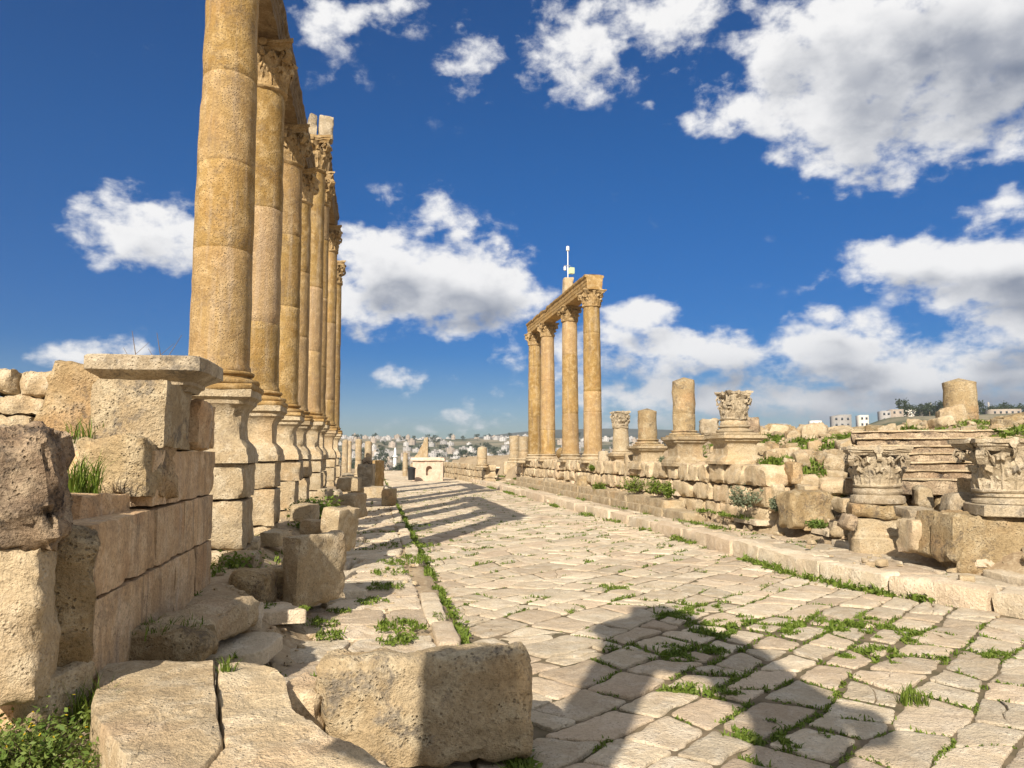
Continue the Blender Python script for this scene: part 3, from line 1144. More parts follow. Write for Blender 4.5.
def column(label, x, y, z, ped_h, base_h, z_neck, z_top, r, seed, ped_w=None, capital=True, group=None, name='column', rz=0, broken=False, seg=40, mats=('gold', 'goldcap', 'block'), worn=.03, drums=None, ab=1.42):
    rg = random.Random(seed)
    root = thing(name, label, 'column', (x, y, z), rz, group)
    zz = 0
    if ped_h:
        mb = MB()
        vs, fs = square_lathe(pedestal_profile(ped_w or r * 1.35, ped_h), seed=seed, dims=(0, 0))
        mb.add(vs, fs)
        mb.build('pedestal', M[mats[2]], root, angle=32)
        zz += ped_h
    if base_h:
        mb = MB()
        pl = .28 * base_h
        vs, fs = square_lathe([(r * 1.32, 0), (r * 1.36, .02), (r * 1.36, pl - .02), (r * 1.33, pl)], seed=seed + 1)
        mb.add(vs, fs, Matrix.Translation((0, 0, zz - .004)))
        vs, fs = lathe([(a_, b_ + pl) for a_, b_ in base_profile(r, base_h - pl)], seg, erode=.01, seed=seed)
        mb.add(vs, fs, Matrix.Translation((0, 0, zz - .006)))
        mb.build('base', M[mats[2] if not ped_h else mats[0]], root, angle=38)
        zz += base_h
    hgt = z_neck - z - zz
    rt = r * .9 if not broken else r * .98
    if hgt > .05:
        mb = shaft_mesh(r, rt, hgt, seed, drums if drums is not None else drumset(rg, 3), broken, seg)
        mb.build('shaft', M['shaft' if mats[0] == 'gold' else mats[0]], root, angle=40, loc=(0, 0, zz - .01))
        zz += hgt
    if capital:
        hc = z_top - z_neck
        mb = capital_mesh(rt, hc, seed % 5 + 1, worn, ab)
        o = mb.build('capital', M[mats[1]], root, angle=40, loc=(0, 0, zz - .015))
        o.rotation_euler.z = rg.choice((0, 1, 2, 3)) * math.pi / 2
    return root


# left row: piers of rough blocks, pedestals, columns
LX = -2.2
rg = random.Random(77)
LEFT = [(247, 'nearest and largest golden column, its shaft cut off by the top edge of the picture'),
        (277, 'second golden column from the viewer in the left row, its capital just under the picture top'),
        (297, 'third golden column of the left row, slim and half hidden behind its nearer neighbour'),
        (307, 'fourth golden column of the left row, under the far end of the low beam')]
Z_TOP, Z_NECK = 10.1, 9.15
ZP = 1.98
ys = []
for i, (pe, lab) in enumerate(LEFT):
    v = XP(pe, 400, -1.80)
    y = v.y
    ys.append(y)
    # pier below
    pier = thing('stone_pier', ['stacked pale block pier under the nearest left column, with a chipped corner',
                                'stacked block pier under the second left column, smooth squared front',
                                'stacked block pier under the third left column beside the green weeds',
                                'stacked block pier under the fourth left column'][i], 'pier', (LX, y, .4), 0, 'block piers under the left row of columns')
    zz = 0
    for k, h in enumerate([.40, .68, .505]):
        vs, fs = rock(.98 + rg.uniform(-.06, .1), .94 + rg.uniform(-.05, .05), h - .006, 40 + i * 5 + k, res=.08, rough=.02, chips=8, rnd=.035, depth=.16, warp=.02)
        mb = MB()
        mb.add(vs, fs)
        mb.build('block', M['block'], pier, angle=48, loc=(rg.uniform(-.04, .05), rg.uniform(-.03, .03), zz))
        zz += h
    column(lab, LX, y, ZP, 1.02, .3, Z_NECK, Z_TOP, .42, 11 + i * 3, ped_w=.46, group='tall golden columns of the left row', drums=[[.3, .52, .75], [.22, .6], [.4, .7], [.35, .66]][i])

# architrave lying on the first columns
def architrave(name, label, x, y0, y1, z, wd, hh, seed, mat, sag=.0):
    hw = wd / 2
    prof = [(-hw * .86, 0), (hw * .86, 0), (hw * .86, hh * .26), (hw * .90, hh * .28), (hw * .90, hh * .52), (hw * .94, hh * .54), (hw * .94, hh * .76), (hw * 1.06, hh * .84), (hw * 1.1, hh * .94), (hw * 1.1, hh), (-hw * 1.1, hh), (-hw * 1.1, hh * .94), (-hw * 1.06, hh * .84), (-hw * .94, hh * .76), (-hw * .94, hh * .54), (-hw * .9, hh * .52), (-hw * .9, hh * .28), (-hw * .86, hh * .26)]
    # denser outline
    out = []
    for (a0, b0), (a1, b1) in zip(prof, prof[1:] + prof[:1]):
        k = max(1, int(math.hypot(a1 - a0, b1 - b0) / .12))
        out += [(a0 + (a1 - a0) * i / k, b0 + (b1 - b0) * i / k) for i in range(k)]
    n = max(8, int((y1 - y0) / .14))
    so = Vector((seed, seed * 2, 0))
    vs, fs = [], []
    for j in range(n + 1):
        yy = y0 + (y1 - y0) * j / n
        for (a_, b_) in out:
            q = Vector((a_, yy, b_))
            e = noise.noise_vector(q * 3 + so) * .028 + noise.noise_vector(q * 9 + so) * .014
            if j in (0, n):
                e += Vector((0, .09 * noise.noise(q * 2 + so), 0))
            g = noise.noise(Vector((yy * .9, a_ * 3, seed)))
            if b_ > hh * .8 and g > .15:
                e.z -= (g - .15) * .3 * hh
            vs.append(q + e)
    Lp = len(out)
    for j in range(n):
        for i in range(Lp):
            k = (i + 1) % Lp
            fs.append((j * Lp + i, j * Lp + k, (j + 1) * Lp + k, (j + 1) * Lp + i))
    fs.append(tuple(reversed(range(Lp))))
    fs.append(tuple(range(n * Lp, (n + 1) * Lp)))
    mb = MB()
    mb.add(vs, fs)
    return tag(mb.build(name, mat, angle=35, loc=(x, 0, z)), label, 'stone beam')


# normals of this loft face inwards for this winding; recalc once at the end
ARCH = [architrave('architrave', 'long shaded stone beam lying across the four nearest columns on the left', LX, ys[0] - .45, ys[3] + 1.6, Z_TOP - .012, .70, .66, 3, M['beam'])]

# taller columns behind
TALL = [(321, 'tall column in the left row whose capital carries two loose upright blocks against the sky', 13.1),
        (326, 'tall column hidden mostly behind the one with loose blocks on its capital', 12.85),
        (335, 'tall slender column at the far end of the left row, under the higher short beam', 12.85),
        (340, 'last tall column of the left row, its capital bare against the blue sky', 12.55)]
ty = []
for i, (pe, lab, zt) in enumerate(TALL):
    rr = .46
    y = XP(pe, 400, LX + rr).y
    ty.append(y)
    pier = thing('stone_pier', ['block pier under the tall column that carries loose blocks', 'block pier under the second tall left column', 'block pier under the third tall left column', 'block pier under the farthest tall left column'][i], 'pier', (LX, y, .3), 0, 'block piers under the left row of columns')
    zz = 0
    for k, h in enumerate([.6, .6, .45]):
        vs, fs = rock(1.05, 1.02, h - .006, 140 + i * 5 + k, res=.16, rough=.02, chips=7, rnd=.035, depth=.14, warp=.02)
        mb = MB()
        mb.add(vs, fs)
        mb.build('block', M['block'], pier, angle=48, loc=(rg.uniform(-.04, .05), 0, zz))
        zz += h
    column(lab, LX, y, 1.94, 1.25, .34, zt - 1.25, zt, rr, 51 + i * 3, ped_w=.5, group='tall golden columns of the left row', seg=32, worn=.04)
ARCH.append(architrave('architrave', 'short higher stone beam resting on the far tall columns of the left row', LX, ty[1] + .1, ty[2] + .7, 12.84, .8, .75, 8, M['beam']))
v = XP(327, 150, LX + .25)
for k, (px, lab, ww, hh, yy) in enumerate([(330, 'upright grey block standing on the right of the tall capital', .5, .85, 0.0), (309, 'smaller upright block standing on the left of the tall capital', .3, .95, .12)]):
    x = XP(px, 140, 1).x
    d = ty[0] * math.cos(YAW) + LX * math.sin(YAW)
    c = P(px, 150, d)
    rock_obj('loose_block', lab, 'stone block', (max(LX - .62, min(LX + .4, c.x)), ty[0] + yy, 13.07), (ww, .55, hh), 300 + k, M['grey'], rz=8, res=.08, rough=.02, chips=8)

# ------------------------------------------------------------------ right row of four standing columns
RX = 9.7
rz_ = lambda px, py: XP(px, py, RX).z
RIGHT = [(593, 'nearest of the four standing columns on the right, under the end of their beam'),
         (570.5, 'second of the four standing columns on the right'),
         (548, 'third of the four standing columns on the right'),
         (535, 'farthest of the four standing columns on the right, leftmost in the picture')]
ry = []
for i, (px, lab) in enumerate(RIGHT):
    v = XP(px, 455, RX)
    ry.append(v.y)
    column(lab, RX, v.y, 1.72, 0, .42, 8.75, 9.52, .415, 91 + i * 4, group='four standing columns on the right', seg=32, drums=[[.28, .42, .82], [.3, .75], [.2, .62], [.36, .8]][i], worn=.03)
ARCH.append(architrave('architrave', 'stone beam with a weather mast on it, across the four standing right columns', RX, ry[0] - .5, ry[3] + .5, 9.5, .8, .66, 15, M['gold']))
for o in ARCH:
    bm = bmesh.new()
    bm.from_mesh(o.data)
    bmesh.ops.recalc_face_normals(bm, faces=bm.faces)
    bm.to_mesh(o.data)
    bm.free()

# ------------------------------------------------------------------ right side: stepped foundation with stubs
masonry('foundation_wall', 'long low wall of worn block courses carrying the right columns and stubs', 'wall', (9.3, 16.6, .36), 0, 32, [.46, .5, .54], .9, 5, M['slab'], blen=(.5, 1.5), res=.11, rough=.05, chips=10, depth=.3, gap=.035)
bpy.data.objects['foundation_wall'].location.x = 9.3 + .9
masonry('stone_step', 'upper low stone step along the foot of the right foundation wall', 'step', (9.2, 21.5, .22), 0, 24, [.52], .8, 6, M['block'], blen=(1.0, 2.2), res=.16, rough=.02, gap=.02)
masonry('stone_step', 'lower long stone step between the right pavement and the upper step', 'step', (9.0, 19.8, .16), 0, 27, [.34], .8, 7, M['block'], blen=(1.2, 2.4), res=.16, rough=.02, gap=.02)


def shift(o, dx):
    o.location.x += dx


for o in bpy.data.objects:
    if o.name.startswith('stone_step'):
        shift(o, .35)

PX_ = 9.85
pz = lambda px, py: XP(px, py, PX_).z


def at_row(px):
    v = XP(px, 455, PX_)
    return v.x, v.y


# pedestal with short column piece and capital (px 735)
x, y = at_row(735)
column('worn leafy capital on a wide moulded pedestal above the right foundation wall', x, y, pz(735, 464), pz(735, 440) - pz(735, 464) + .12, .3, pz(735, 420), pz(735, 391), .36, 201, ped_w=.53, name='ruined_column', mats=('block', 'grey', 'block'), worn=.05, drums=[], ab=1.12)
# tall broken stub (px 685)
x, y = at_row(685)
column('tallest broken shaft on the right foundation wall, pitted and rounded at its top', x, y, pz(685, 466), pz(685, 437) - pz(685, 466), .22, pz(685, 379) + .1, 0, .36, 207, ped_w=.52, capital=False, name='broken_column', broken=True, mats=('rough', 'grey', 'block'), group='broken column shafts on the right', drums=[.3])
# stub (px 648)
x, y = at_row(648)
column('flat topped short shaft between the small capital and the tallest broken shaft', x, y, pz(648, 469), pz(648, 446) - pz(648, 469), .26, pz(648, 410) + .12, 0, .34, 213, ped_w=.52, capital=False, name='broken_column', broken=True, mats=('rough', 'grey', 'block'), group='broken column shafts on the right', drums=[])
# small column with capital (px 621)
x, y = at_row(621)
column('short thin column with a small leafy capital beside the four standing columns', x, y, pz(621, 470), .62, .16, pz(621, 428), pz(621, 411), .33, 219, ped_w=.40, name='small_column', mats=('block', 'grey', 'block'), worn=.045, drums=[], ab=1.05)
# upright slabs beside it
rock_px('upright_slab', 'grey upright slab with a rounded head left of the small capital column', 599, 609, 451, 487, .35, 410, M['grey'], d=depth_of(XP(604, 470, 9.5)), chips=5, rough=.02, rnd=.12, res=.09)
rock_px('upright_slab', 'narrow upright slab right of the small capital column', 624, 634, 453, 480, .35, 411, M['block'], d=depth_of(XP(629, 470, 9.4)), chips=5, rough=.02, rnd=.1, res=.09)
# fallen drum in front of the four columns
v = XP(551, 465, 9.55)
mb = shaft_mesh(.33, .33, 2.5, 61, [.5], seg=28, broken=False, sub=.12)
o = mb.build('fallen_column_drum', M['shaft'], loc=(9.72, v.y - 3.6, 2.14), rot=(R_(-90), 0, R_(-4)), angle=40)
tag(o, 'fallen golden shaft lying on the wall in front of the four standing columns', 'fallen column')
rock_px('stone_block', 'rough square block left of the fallen shaft under the far standing column', 503, 528, 461, 474, .7, 412, M['block'], d=depth_of(XP(516, 470, 9.9)), res=.15)
rock_px('stone_block', 'pale rounded block leaning on the foundation wall below the fallen shaft', 543, 562, 478, 491, .5, 413, M['grey'], d=depth_of(XP(552, 485, 9.1)), rnd=.12, res=.12)
rock_px('stone_block', 'brownish rounded block leaning on the foundation wall left of the dark bush', 577, 591, 476, 489, .5, 414, M['rough'], d=depth_of(XP(584, 485, 9.15)), rnd=.12, res=.12)
# stones behind the row
rock_px('capital_fragment', 'broken round capital fragment standing behind the tallest broken shaft', 700, 718, 418, 434, .5, 415, M['grey'], d=26, rnd=.15, rough=.05, chips=9)
rock_px('capital_fragment', 'dark weathered fragment peeping out behind the wide pedestal capital', 744, 758, 416, 434, .45, 416, M['dark'], d=24, rnd=.14, rough=.05, chips=9)
for k, (a_, b_, c_, d_, lab) in enumerate([(757, 783, 466, 484, 'big squared block at the end of the upper course beside the gap'),
                                           (740, 752, 483, 496, 'tilted pale stone wedged in the collapsed end of the right wall'),
                                           (762, 782, 484, 500, 'rounded block under the big squared end block'),
                                           (786, 802, 462, 480, 'grey rounded boulder above the collapsed wall end'),
                                           (797, 818, 485, 498, 'rough low block right of the collapsed wall end'),
                                           (783, 829, 492, 516, 'wide rough block at the edge of the right pavement near the blue green bush'),
                                           (722, 742, 497, 512, 'low squared block at the end of the long lower step')]):
    dd = depth_of(XP((a_ + b_) / 2, d_, 9.75 if d_ < 500 else 9.3))
    rock_px('stone_block', lab, a_, b_, c_, d_ + (12 if d_ >= 500 else 3), .7, 430 + k, M['block' if k % 2 == 0 else 'rough'], d=dd, chips=9, depth=.22, rough=.035, rz=random.Random(k).uniform(-14, 14))
# pilaster block stack (px 830)
d_p = depth_of(G(830, 512, .45)) + 1.0
c = P(830, 490, d_p)
pl = thing('pilaster_fragment', 'short pale pilaster with a flaring head standing on a square block', 'pilaster', (c.x, c.y, c.z - .02), -.25)
mb = MB()
vs, fs = rock(.58, .5, zat(472, d_p) - zat(490, d_p) + .02, 71, res=.08, rough=.02, chips=5, rnd=.04, depth=.1)
mb.add(vs, fs)
mb.build('block', M['block'], pl)
mb = MB()
hh = zat(447, d_p) - zat(472, d_p)
vs, fs = square_lathe([(.22, 0), (.22, .1 * hh), (.225, .3 * hh), (.25, .5 * hh), (.32, .72 * hh), (.36, .78 * hh), (.36, hh)], seed=5, erode=.02)
vs = [(q[0] * 1.0 if True else 0, q[1] * .8, q[2]) for q in [(v_[0], v_[1], v_[2]) for v_ in vs]]
mb.add(vs, fs)
mb.build('flaring_head', M['grey'], pl, loc=(0, 0, zat(472, d_p) - zat(490, d_p)))
rock_px('stone_block', 'upright orange block between the pilaster and the nearer capital column', 845, 861, 459, 492, .5, 440, M['block'], d=d_p + .5, chips=5)

# near capital column (px 883)
v0 = G(881, 541, .5)
d0 = depth_of(v0)
zc = lambda py: zat(py, d0)
c = P(880, 541, d0)
near = thing('ruined_column', 'leafy capital on a moulded base and a flared pedestal, left of the big rough block', 'capital', (c.x + .25, c.y + .35, zc(541) - .02), -.52)
h1 = zc(519) - zc(541) + .02
mb = MB()
vs, fs = square_lathe([(.53, -.25), (.53, .06), (.50, .09), (.50, .14), (.44, .2), (.42, h1)], seed=8, dims=(0, 0), erode=.016)
mb.add(vs, fs)
mb.build('pedestal', M['block'], near, angle=32)
h2 = zc(505) - zc(519)
mb = MB()
vs, fs = rock(1.06, 1.0, h2 + .02, 88, res=.08, rough=.03, chips=10, rnd=.05, depth=.16)
mb.add(vs, fs)
mb.build('slab', M['rough'], near, loc=(0, 0, h1 - .01))
h3 = zc(488) - zc(505)
mb = MB()
vs, fs = lathe([(.44, 0), (.485, .02), (.50, h3 * .25), (.485, h3 * .46), (.44, h3 * .5), (.42, h3 * .55), (.44, h3 * .62), (.455, h3 * .75), (.44, h3 * .9), (.39, h3 * .96), (.385, h3)], 40, erode=.012, seed=4)
mb.add(vs, fs)
mb.build('base', M['grey'], near, angle=38, loc=(0, 0, h1 + h2))
mb = capital_mesh(.385, zc(446) - zc(488), 3, .02)
mb.build('capital', M['grey'], near, angle=36, loc=(0, 0, h1 + h2 + h3 - .01))

# right edge: big rough block carrying base and capital
d1 = depth_of(G(960, 572, .32))
z1 = lambda py: zat(py, d1)
c = P(1003, 574, d1)
rock_obj('stone_block', 'big rough golden block at the right picture edge under a leafy capital', 'stone block', (c.x + .42, c.y + .42, z1(574) - .16), (1.75, .95, z1(517) - z1(574) + .16), 91, M['rough'], rz=-24, res=.07, rough=.045, chips=7, depth=.14, rnd=.05)
c = P(1003, 517, d1 + .35)
capb = thing('ruined_column', 'weathered leafy capital on a round base at the right picture edge, above the big block', 'capital', (c.x + .15, c.y + .1, z1(517) - .01), -.4)
h3 = z1(493) - z1(517)
mb = MB()
vs, fs = square_lathe([(.48, 0), (.5, .015), (.5, h3 * .46), (.48, h3 * .5)], seed=12, erode=.012)
mb.add(vs, fs)
vs, fs = lathe([(.44, h3 * .48), (.475, h3 * .54), (.475, h3 * .66), (.42, h3 * .72), (.40, h3 * .78), (.43, h3 * .84), (.42, h3 * .95), (.40, h3)], 40, erode=.012, seed=14)
mb.add(vs, fs)
mb.build('base', M['grey'], capb, angle=38)
mb = capital_mesh(.40, z1(437) - z1(493), 4, .024)
mb.build('capital', M['grey'], capb, angle=36, loc=(0, 0, h3 - .01))

for k, (a_, b_, c_, d_, lab, mm) in enumerate([
        (904, 930, 519, 545, 'squared stone between the near capital pedestal and the big rough block', 'slab'),
        (917, 942, 512, 549, 'tilted brownish wedge of stone leaning beside the big rough block', 'rough'),
        (900, 932, 508, 519, 'flat slab bridging the stones right of the near capital column', 'grey'),
        (938, 952, 515, 552, 'narrow upright stone touching the left end of the big rough block', 'rough'),
        (941, 981, 494, 516, 'smooth grey boulder with a dark hollow behind it, left of the edge capital', 'grey'),
        (911, 936, 486, 508, 'rounded brown boulder at the foot of the stone stairs', 'block'),
        (968, 985, 478, 516, 'upright brown block behind the edge capital base', 'rough'),
        (838, 852, 514, 530, 'dark small stone left of the near capital pedestal', 'dark'),
        (836, 856, 498, 512, 'low block behind the near capital pedestal', 'block')]):
    dd = {0: 12.4, 1: 12.1, 2: 12.9, 3: 11.6, 4: 12.6, 5: 14.2, 6: 12.6, 7: 14.0, 8: 15.0}[k]
    rock_px('boulder' if k in (4, 5) else 'stone_block', lab, a_, b_, c_, d_ + (8 if d_ > 540 else 0), .55, 450 + k, M[mm], d=dd, chips=9, depth=.24, rough=.03, rnd=.12 if k in (4, 5) else .05, rz=random.Random(k + 9).uniform(-25, 25), tilt=((0, 0), (0, 14), (4, -3), (0, 5), (0, 6), (0, 0), (0, 0), (0, 20), (0, 0))[k])
    zz = None

# stone stairs climbing the mound
cst = P(940, 486, 15.2)
st = thing('stone_staircase', 'worn flight of long stone steps climbing the mound behind the near capitals', 'stairs', (cst.x, cst.y, zat(490, 15.2) - .1), -R_(35))
zz = 0
for k in range(7):
    mb = MB()
    vs, fs = rock(3.5 - .05 * k, 1.2, .30, 510 + k, res=.11, rough=.018, chips=4, rnd=.035, depth=.06, warp=.03)
    mb.add(vs, fs)
    LAST = mb.build('step', M['dark'], st, loc=(.05 * (k % 3), .5 + k * .33, zz)).name
    tr = MB()
    vs, fs = rock(3.52 - .05 * k, .42, .045, 560 + k, res=.11, rough=.012, chips=4, rnd=.02, depth=.06, warp=.02)
    tr.add(vs, fs)
    tr.build('tread', M['slab'], st.children[-1] if False else bpy.data.objects[LAST], loc=(0, -.43, .285))
    zz += .175

# standing stub on the mound (px 960)
d2 = 20.5
c = P(962, 434, d2)
column('stout upright broken shaft standing alone on the mound at the right', c.x, c.y, c.z - .55, 0, 0, zat(379, d2) + .06, 0, .42, 231, capital=False, name='broken_column', broken=True, mats=('rough', 'grey', 'block'), group='broken column shafts on the right', drums=[.52])
rock_px('stone_block', 'squared pale block at the foot of the stout shaft on the mound', 917, 942, 421, 442, .8, 470, M['block'], d=20, chips=5)
rock_px('stone_block', 'long block right of the squared pale block below the stout shaft', 940, 962, 418, 438, .8, 471, M['block'], d=20.2, chips=5)
masonry('retaining_wall', 'long low wall of worn blocks at the right edge along the top of the stairs', 'wall', P(966, 446, 18.0) + Vector((0, 0, -.2)), R_(62), 5, [.35, .3], .6, 15, M['block'], blen=(.6, 1.4), res=.13)

# rubble lying over the mound: single stones
rg = random.Random(99)
protos = []
for k in range(7):
    sx = rg.uniform(.45, .9)
    vs, fs = rock(sx, rg.uniform(.35, .7), rg.uniform(.28, .5), 700 + k, res=.09, rough=.035, chips=10, rnd=.06, depth=.28)
    mb = MB()
    mb.add(vs, fs)
    protos.append(mb)
first = {}
BANK = [(10.1 + .45 * math.sin(k * 2.4), 14.3 + 2.6 * (k % 23) / 23) for k in range(46)]
cnt = 0
spots = []
tries = 0
while cnt < 290 and tries < 14000:
    tries += 1
    dd = rg.uniform(13, 30)
    px = rg.uniform(690, 1060)
    c = P(px, 455, dd)
    if BANK:
        c.x, c.y = BANK.pop()
        dd = 14
    elif c.x < (10.5 if c.y > 16.4 else 9.75) or c.x > 19.5:
        continue
    if any((c.x - a) ** 2 + (c.y - b_) ** 2 < (.42 if cnt < 120 else .25) ** 2 for a, b_ in spots):
        continue
    v = c - cst
    if abs(v.x * math.cos(R_(35)) - v.y * math.sin(R_(35))) < 1.9 and -.6 < v.x * math.sin(R_(35)) + v.y * math.cos(R_(35)) < 3.2:
        continue
    if noise.noise(Vector((c.x * .5, c.y * .5, 60))) < -.25:
        continue
    spots.append((c.x, c.y))
    k = rg.randrange(7)
    if k not in first:
        o = protos[k].build('rubble_stone', M[('block', 'slab', 'rough')[k % 3]], angle=50)
        first[k] = o
    else:
        o = dup(first[k])
    s = rg.uniform(.35, .85) if rg.random() < .85 else rg.uniform(.85, 1.2)
    if cnt < 40:
        s = rg.uniform(.5, 1.15)
    o.scale = (s, s, s)
    o.rotation_euler = (rg.uniform(-.25, .25), rg.uniform(-.25, .25), rg.uniform(0, 6.28))
    o.location = (c.x, c.y, H(c.x, c.y) - .08 * s)
    tag(o, 'loose tan rubble stone on the grassy mound behind the right foundation wall', 'rubble stone', 'rubble stones scattered over the mound')
    cnt += 1

# ------------------------------------------------------------------ left foreground: plinth of the missing column, blocks, boulders
PXF = -1.76
plinth = thing('ashlar_plinth', 'tall streaked ashlar plinth in shade under the moulded block at the left', 'plinth', (PXF, 0, 0))
rg = random.Random(8)
for ci, (za, zb, ya, segs) in enumerate([(.35, 1.15, 5.42, [6.5, 7.5, 8.3, 9.02]), (1.155, 1.655, 5.3, [6.8, 7.75, 9.06]), (1.66, 2.14, 6.65, [7.1, 9.08])]):
    a_ = ya
    for b_ in segs:
        vs, fs = rock(1.0, b_ - a_ - .006, zb - za - .004, rg.randrange(9999), res=.06, rough=.008, chips=3, rnd=.018, depth=.05, warp=.006)
        mb = MB()
        mb.add(vs, fs)
        mb.build('block', M['wall'], plinth, loc=(-.5 + rg.uniform(-.008, .008), (a_ + b_) / 2, za), angle=40)
        a_ = b_

ped = thing('column_pedestal', 'big moulded pedestal without its column, chipped cornice, on the ashlar plinth at the left', 'pedestal', (-2.03, 7.5, 2.14))
mb = MB()
vs, fs = rock(.60, .95, .60, 21, res=.05, rough=.012, chips=4, rnd=.02, depth=.08, warp=.01)
mb.add(vs, fs)
mb.build('die', M['front'], ped, angle=42, loc=(0, -.25, 0))
mb = MB()
vs, fs = square_lathe([(.33, 0), (.35, .04), (.38, .055), (.38, .085), (.43, .12), (.49, .155), (.51, .17), (.515, .29), (.495, .305)], seed=4, erode=.012, n=14)
mb.add(vs, fs)
mb.build('cornice', M['grey'], ped, angle=30, loc=(-.01, .15, .55))
mb = MB()
vs, fs = rock(.5, .75, .5, 22, res=.07, rough=.03, chips=9, rnd=.05, depth=.25)
mb.add(vs, fs)
mb.build('broken_corner', M['wall'], ped, loc=(.12, .65, 0))

rock_px('tilted_block', 'rough lichened block leaning left of the moulded pedestal against the sky', 50, 113, 362, 438, .65, 23, M['rough'], d=6.9, res=.06, rough=.03, chips=6, tilt=(0, 7), taper=.12, rnd=.03)
rock_px('stone_block', 'rough block with a whitish top edge under the moulded pedestal', 96, 165, 438, 495, .8, 24, M['rough'], d=6.0, res=.055, rough=.035, chips=4, depth=.1, rnd=.05)
rock_px('stone_block', 'small whitish stone in the grass left of the whitish topped block', 58, 94, 437, 470, .45, 25, M['grey'], d=6.15, res=.06, chips=8)
rock_px('stone_block', 'dark shaded block under the whitish topped block, right of the dark boulder', 62, 106, 497, 562, .8, 26, M['wall'], d=5.15, res=.06, chips=3, rough=.014, depth=.06, rnd=.02)
masonry('rubble_wall', 'old wall of small pale stones against the sky at the left picture edge', 'wall', (-5.6, 9.3, 2.18), R_(90), 1.62, [.34, .26, .34], .7, 33, M['block'], blen=(.3, .8), res=.055, rough=.035, chips=11, depth=.3, gap=.012)
rw = bpy.data.objects['rubble_wall']
c = P(47, 437, 9.0)
rw.location = (c.x - 1.62, c.y + .75, zat(440, 9.0))
rw.rotation_euler = (0, 0, R_(-90))

# near boulders and slabs at the left edge
rock_px('dark_boulder', 'large dark weathered boulder at the left picture edge lying on upright slabs', -70, 74, 432, 550, .7, 28, M['dark'], d=4.15, res=.045, rough=.055, chips=14, depth=.34, rnd=.16, warp=.08, rz=14, cat='boulder')
rock_px('upright_slab', 'sunlit pale upright slab at the left picture edge under the dark boulder', -75, 56, 546, 706, .6, 29, M['slab'], d=4.1, res=.055, rough=.025, chips=6, rnd=.06, depth=.14, rz=16)
rock_px('upright_slab', 'tall rough shaded slab between the sunlit slab and the streaked plinth', 34, 97, 534, 672, .3, 30, M['rough'], d=4.6, res=.055, rough=.03, chips=9, depth=.22, rnd=.06, rz=28)
rock_px('upright_slab', 'low narrow shaded slab at the foot of the streaked plinth', 84, 108, 592, 655, .25, 31, M['rough'], d=4.95, res=.055, rough=.02, chips=6, rz=20)
rock_px('stone_block', 'pale broken stone with a rounded crest beside the yellow flowers', 22, 84, 672, 742, .5, 32, M['block'], d=4.3, res=.05, rough=.035, chips=9, depth=.28, rnd=.08, rz=-22)
rock_px('low_rock', 'low grassy topped rock at the foot of the streaked plinth', 92, 212, 636, 668, .5, 34, M['rough'], d=5.6, res=.06, rough=.04, chips=8, rnd=.1)
rock_px('low_rock', 'long flat topped rock lying along the foot of the plinth', 166, 246, 622, 658, 1.3, 35, M['slab'], d=5.9, res=.06, rough=.03, chips=7, rnd=.1, depth=.2, rz=-8)
rock_px('boulder', 'round brown boulder in front of the weeds below the block piers', 231, 273, 572, 610, .5, 36, M['rough'], d=8.4, res=.05, rough=.02, chips=9, rnd=.18, depth=.25)
rock_px('boulder', 'small shaded boulder tucked behind the round brown boulder', 262, 290, 568, 598, .4, 37, M['rough'], d=9.0, res=.06, rough=.02, chips=8, rnd=.14, depth=.22)
rock_px('stone_block', 'big upright block with a broken edge standing on the left pavement', 284, 344, 537, 610, .85, 38, M['block'], d=8.5, res=.055, rough=.02, chips=6, depth=.12, rnd=.05, rz=-34)
rock_px('stone_block', 'leaning squared block behind the big upright block', 318, 354, 508, 552, .8, 39, M['block'], d=12.3, res=.08, rough=.02, chips=6, depth=.14, tilt=(0, 8), rz=-20)
rock_px('stone_block', 'third squared block in line behind the leaning squared block', 340, 366, 494, 518, .8, 60, M['block'], d=17.0, res=.1, chips=6, depth=.14, rz=-15)
rock_px('stone_block', 'rounded pale boulder among the weeds at the foot of the far left columns', 326, 342, 490, 505, .6, 61, M['grey'], d=18.2, res=.1, chips=8, rnd=.14)
rock_px('stone_block', 'low wide orange block in front of the grey block far down the left side', 338, 360, 478, 491, 1.0, 62, M['block'], d=27, res=.14, chips=4)
rock_px('stone_block', 'grey upright block beside the tall orange block far down the left side', 358, 374, 464, 489, .8, 63, M['grey'], d=29, res=.12, chips=5)
rock_px('stone_block', 'tall orange block with a shaded right face far down the left side', 369, 384, 461, 488, .8, 64, M['gold'], d=31, res=.12, chips=3, depth=.06, rz=-20)
rock_px('stone_block', 'dark rounded stone lying on the grey upright block', 362, 373, 457, 466, .4, 65, M['dark'], d=29.2, res=.1, chips=8, rnd=.14)
rock_px('stone_block', 'long shaded block under the tall orange block', 352, 384, 487, 497, .9, 66, M['block'], d=27.5, res=.14, chips=3)
rock_px('stone_block', 'small block standing at the left street edge by the stripes of shade', 382, 396, 489, 505, .6, 67, M['rough'], d=26, res=.12, chips=5)
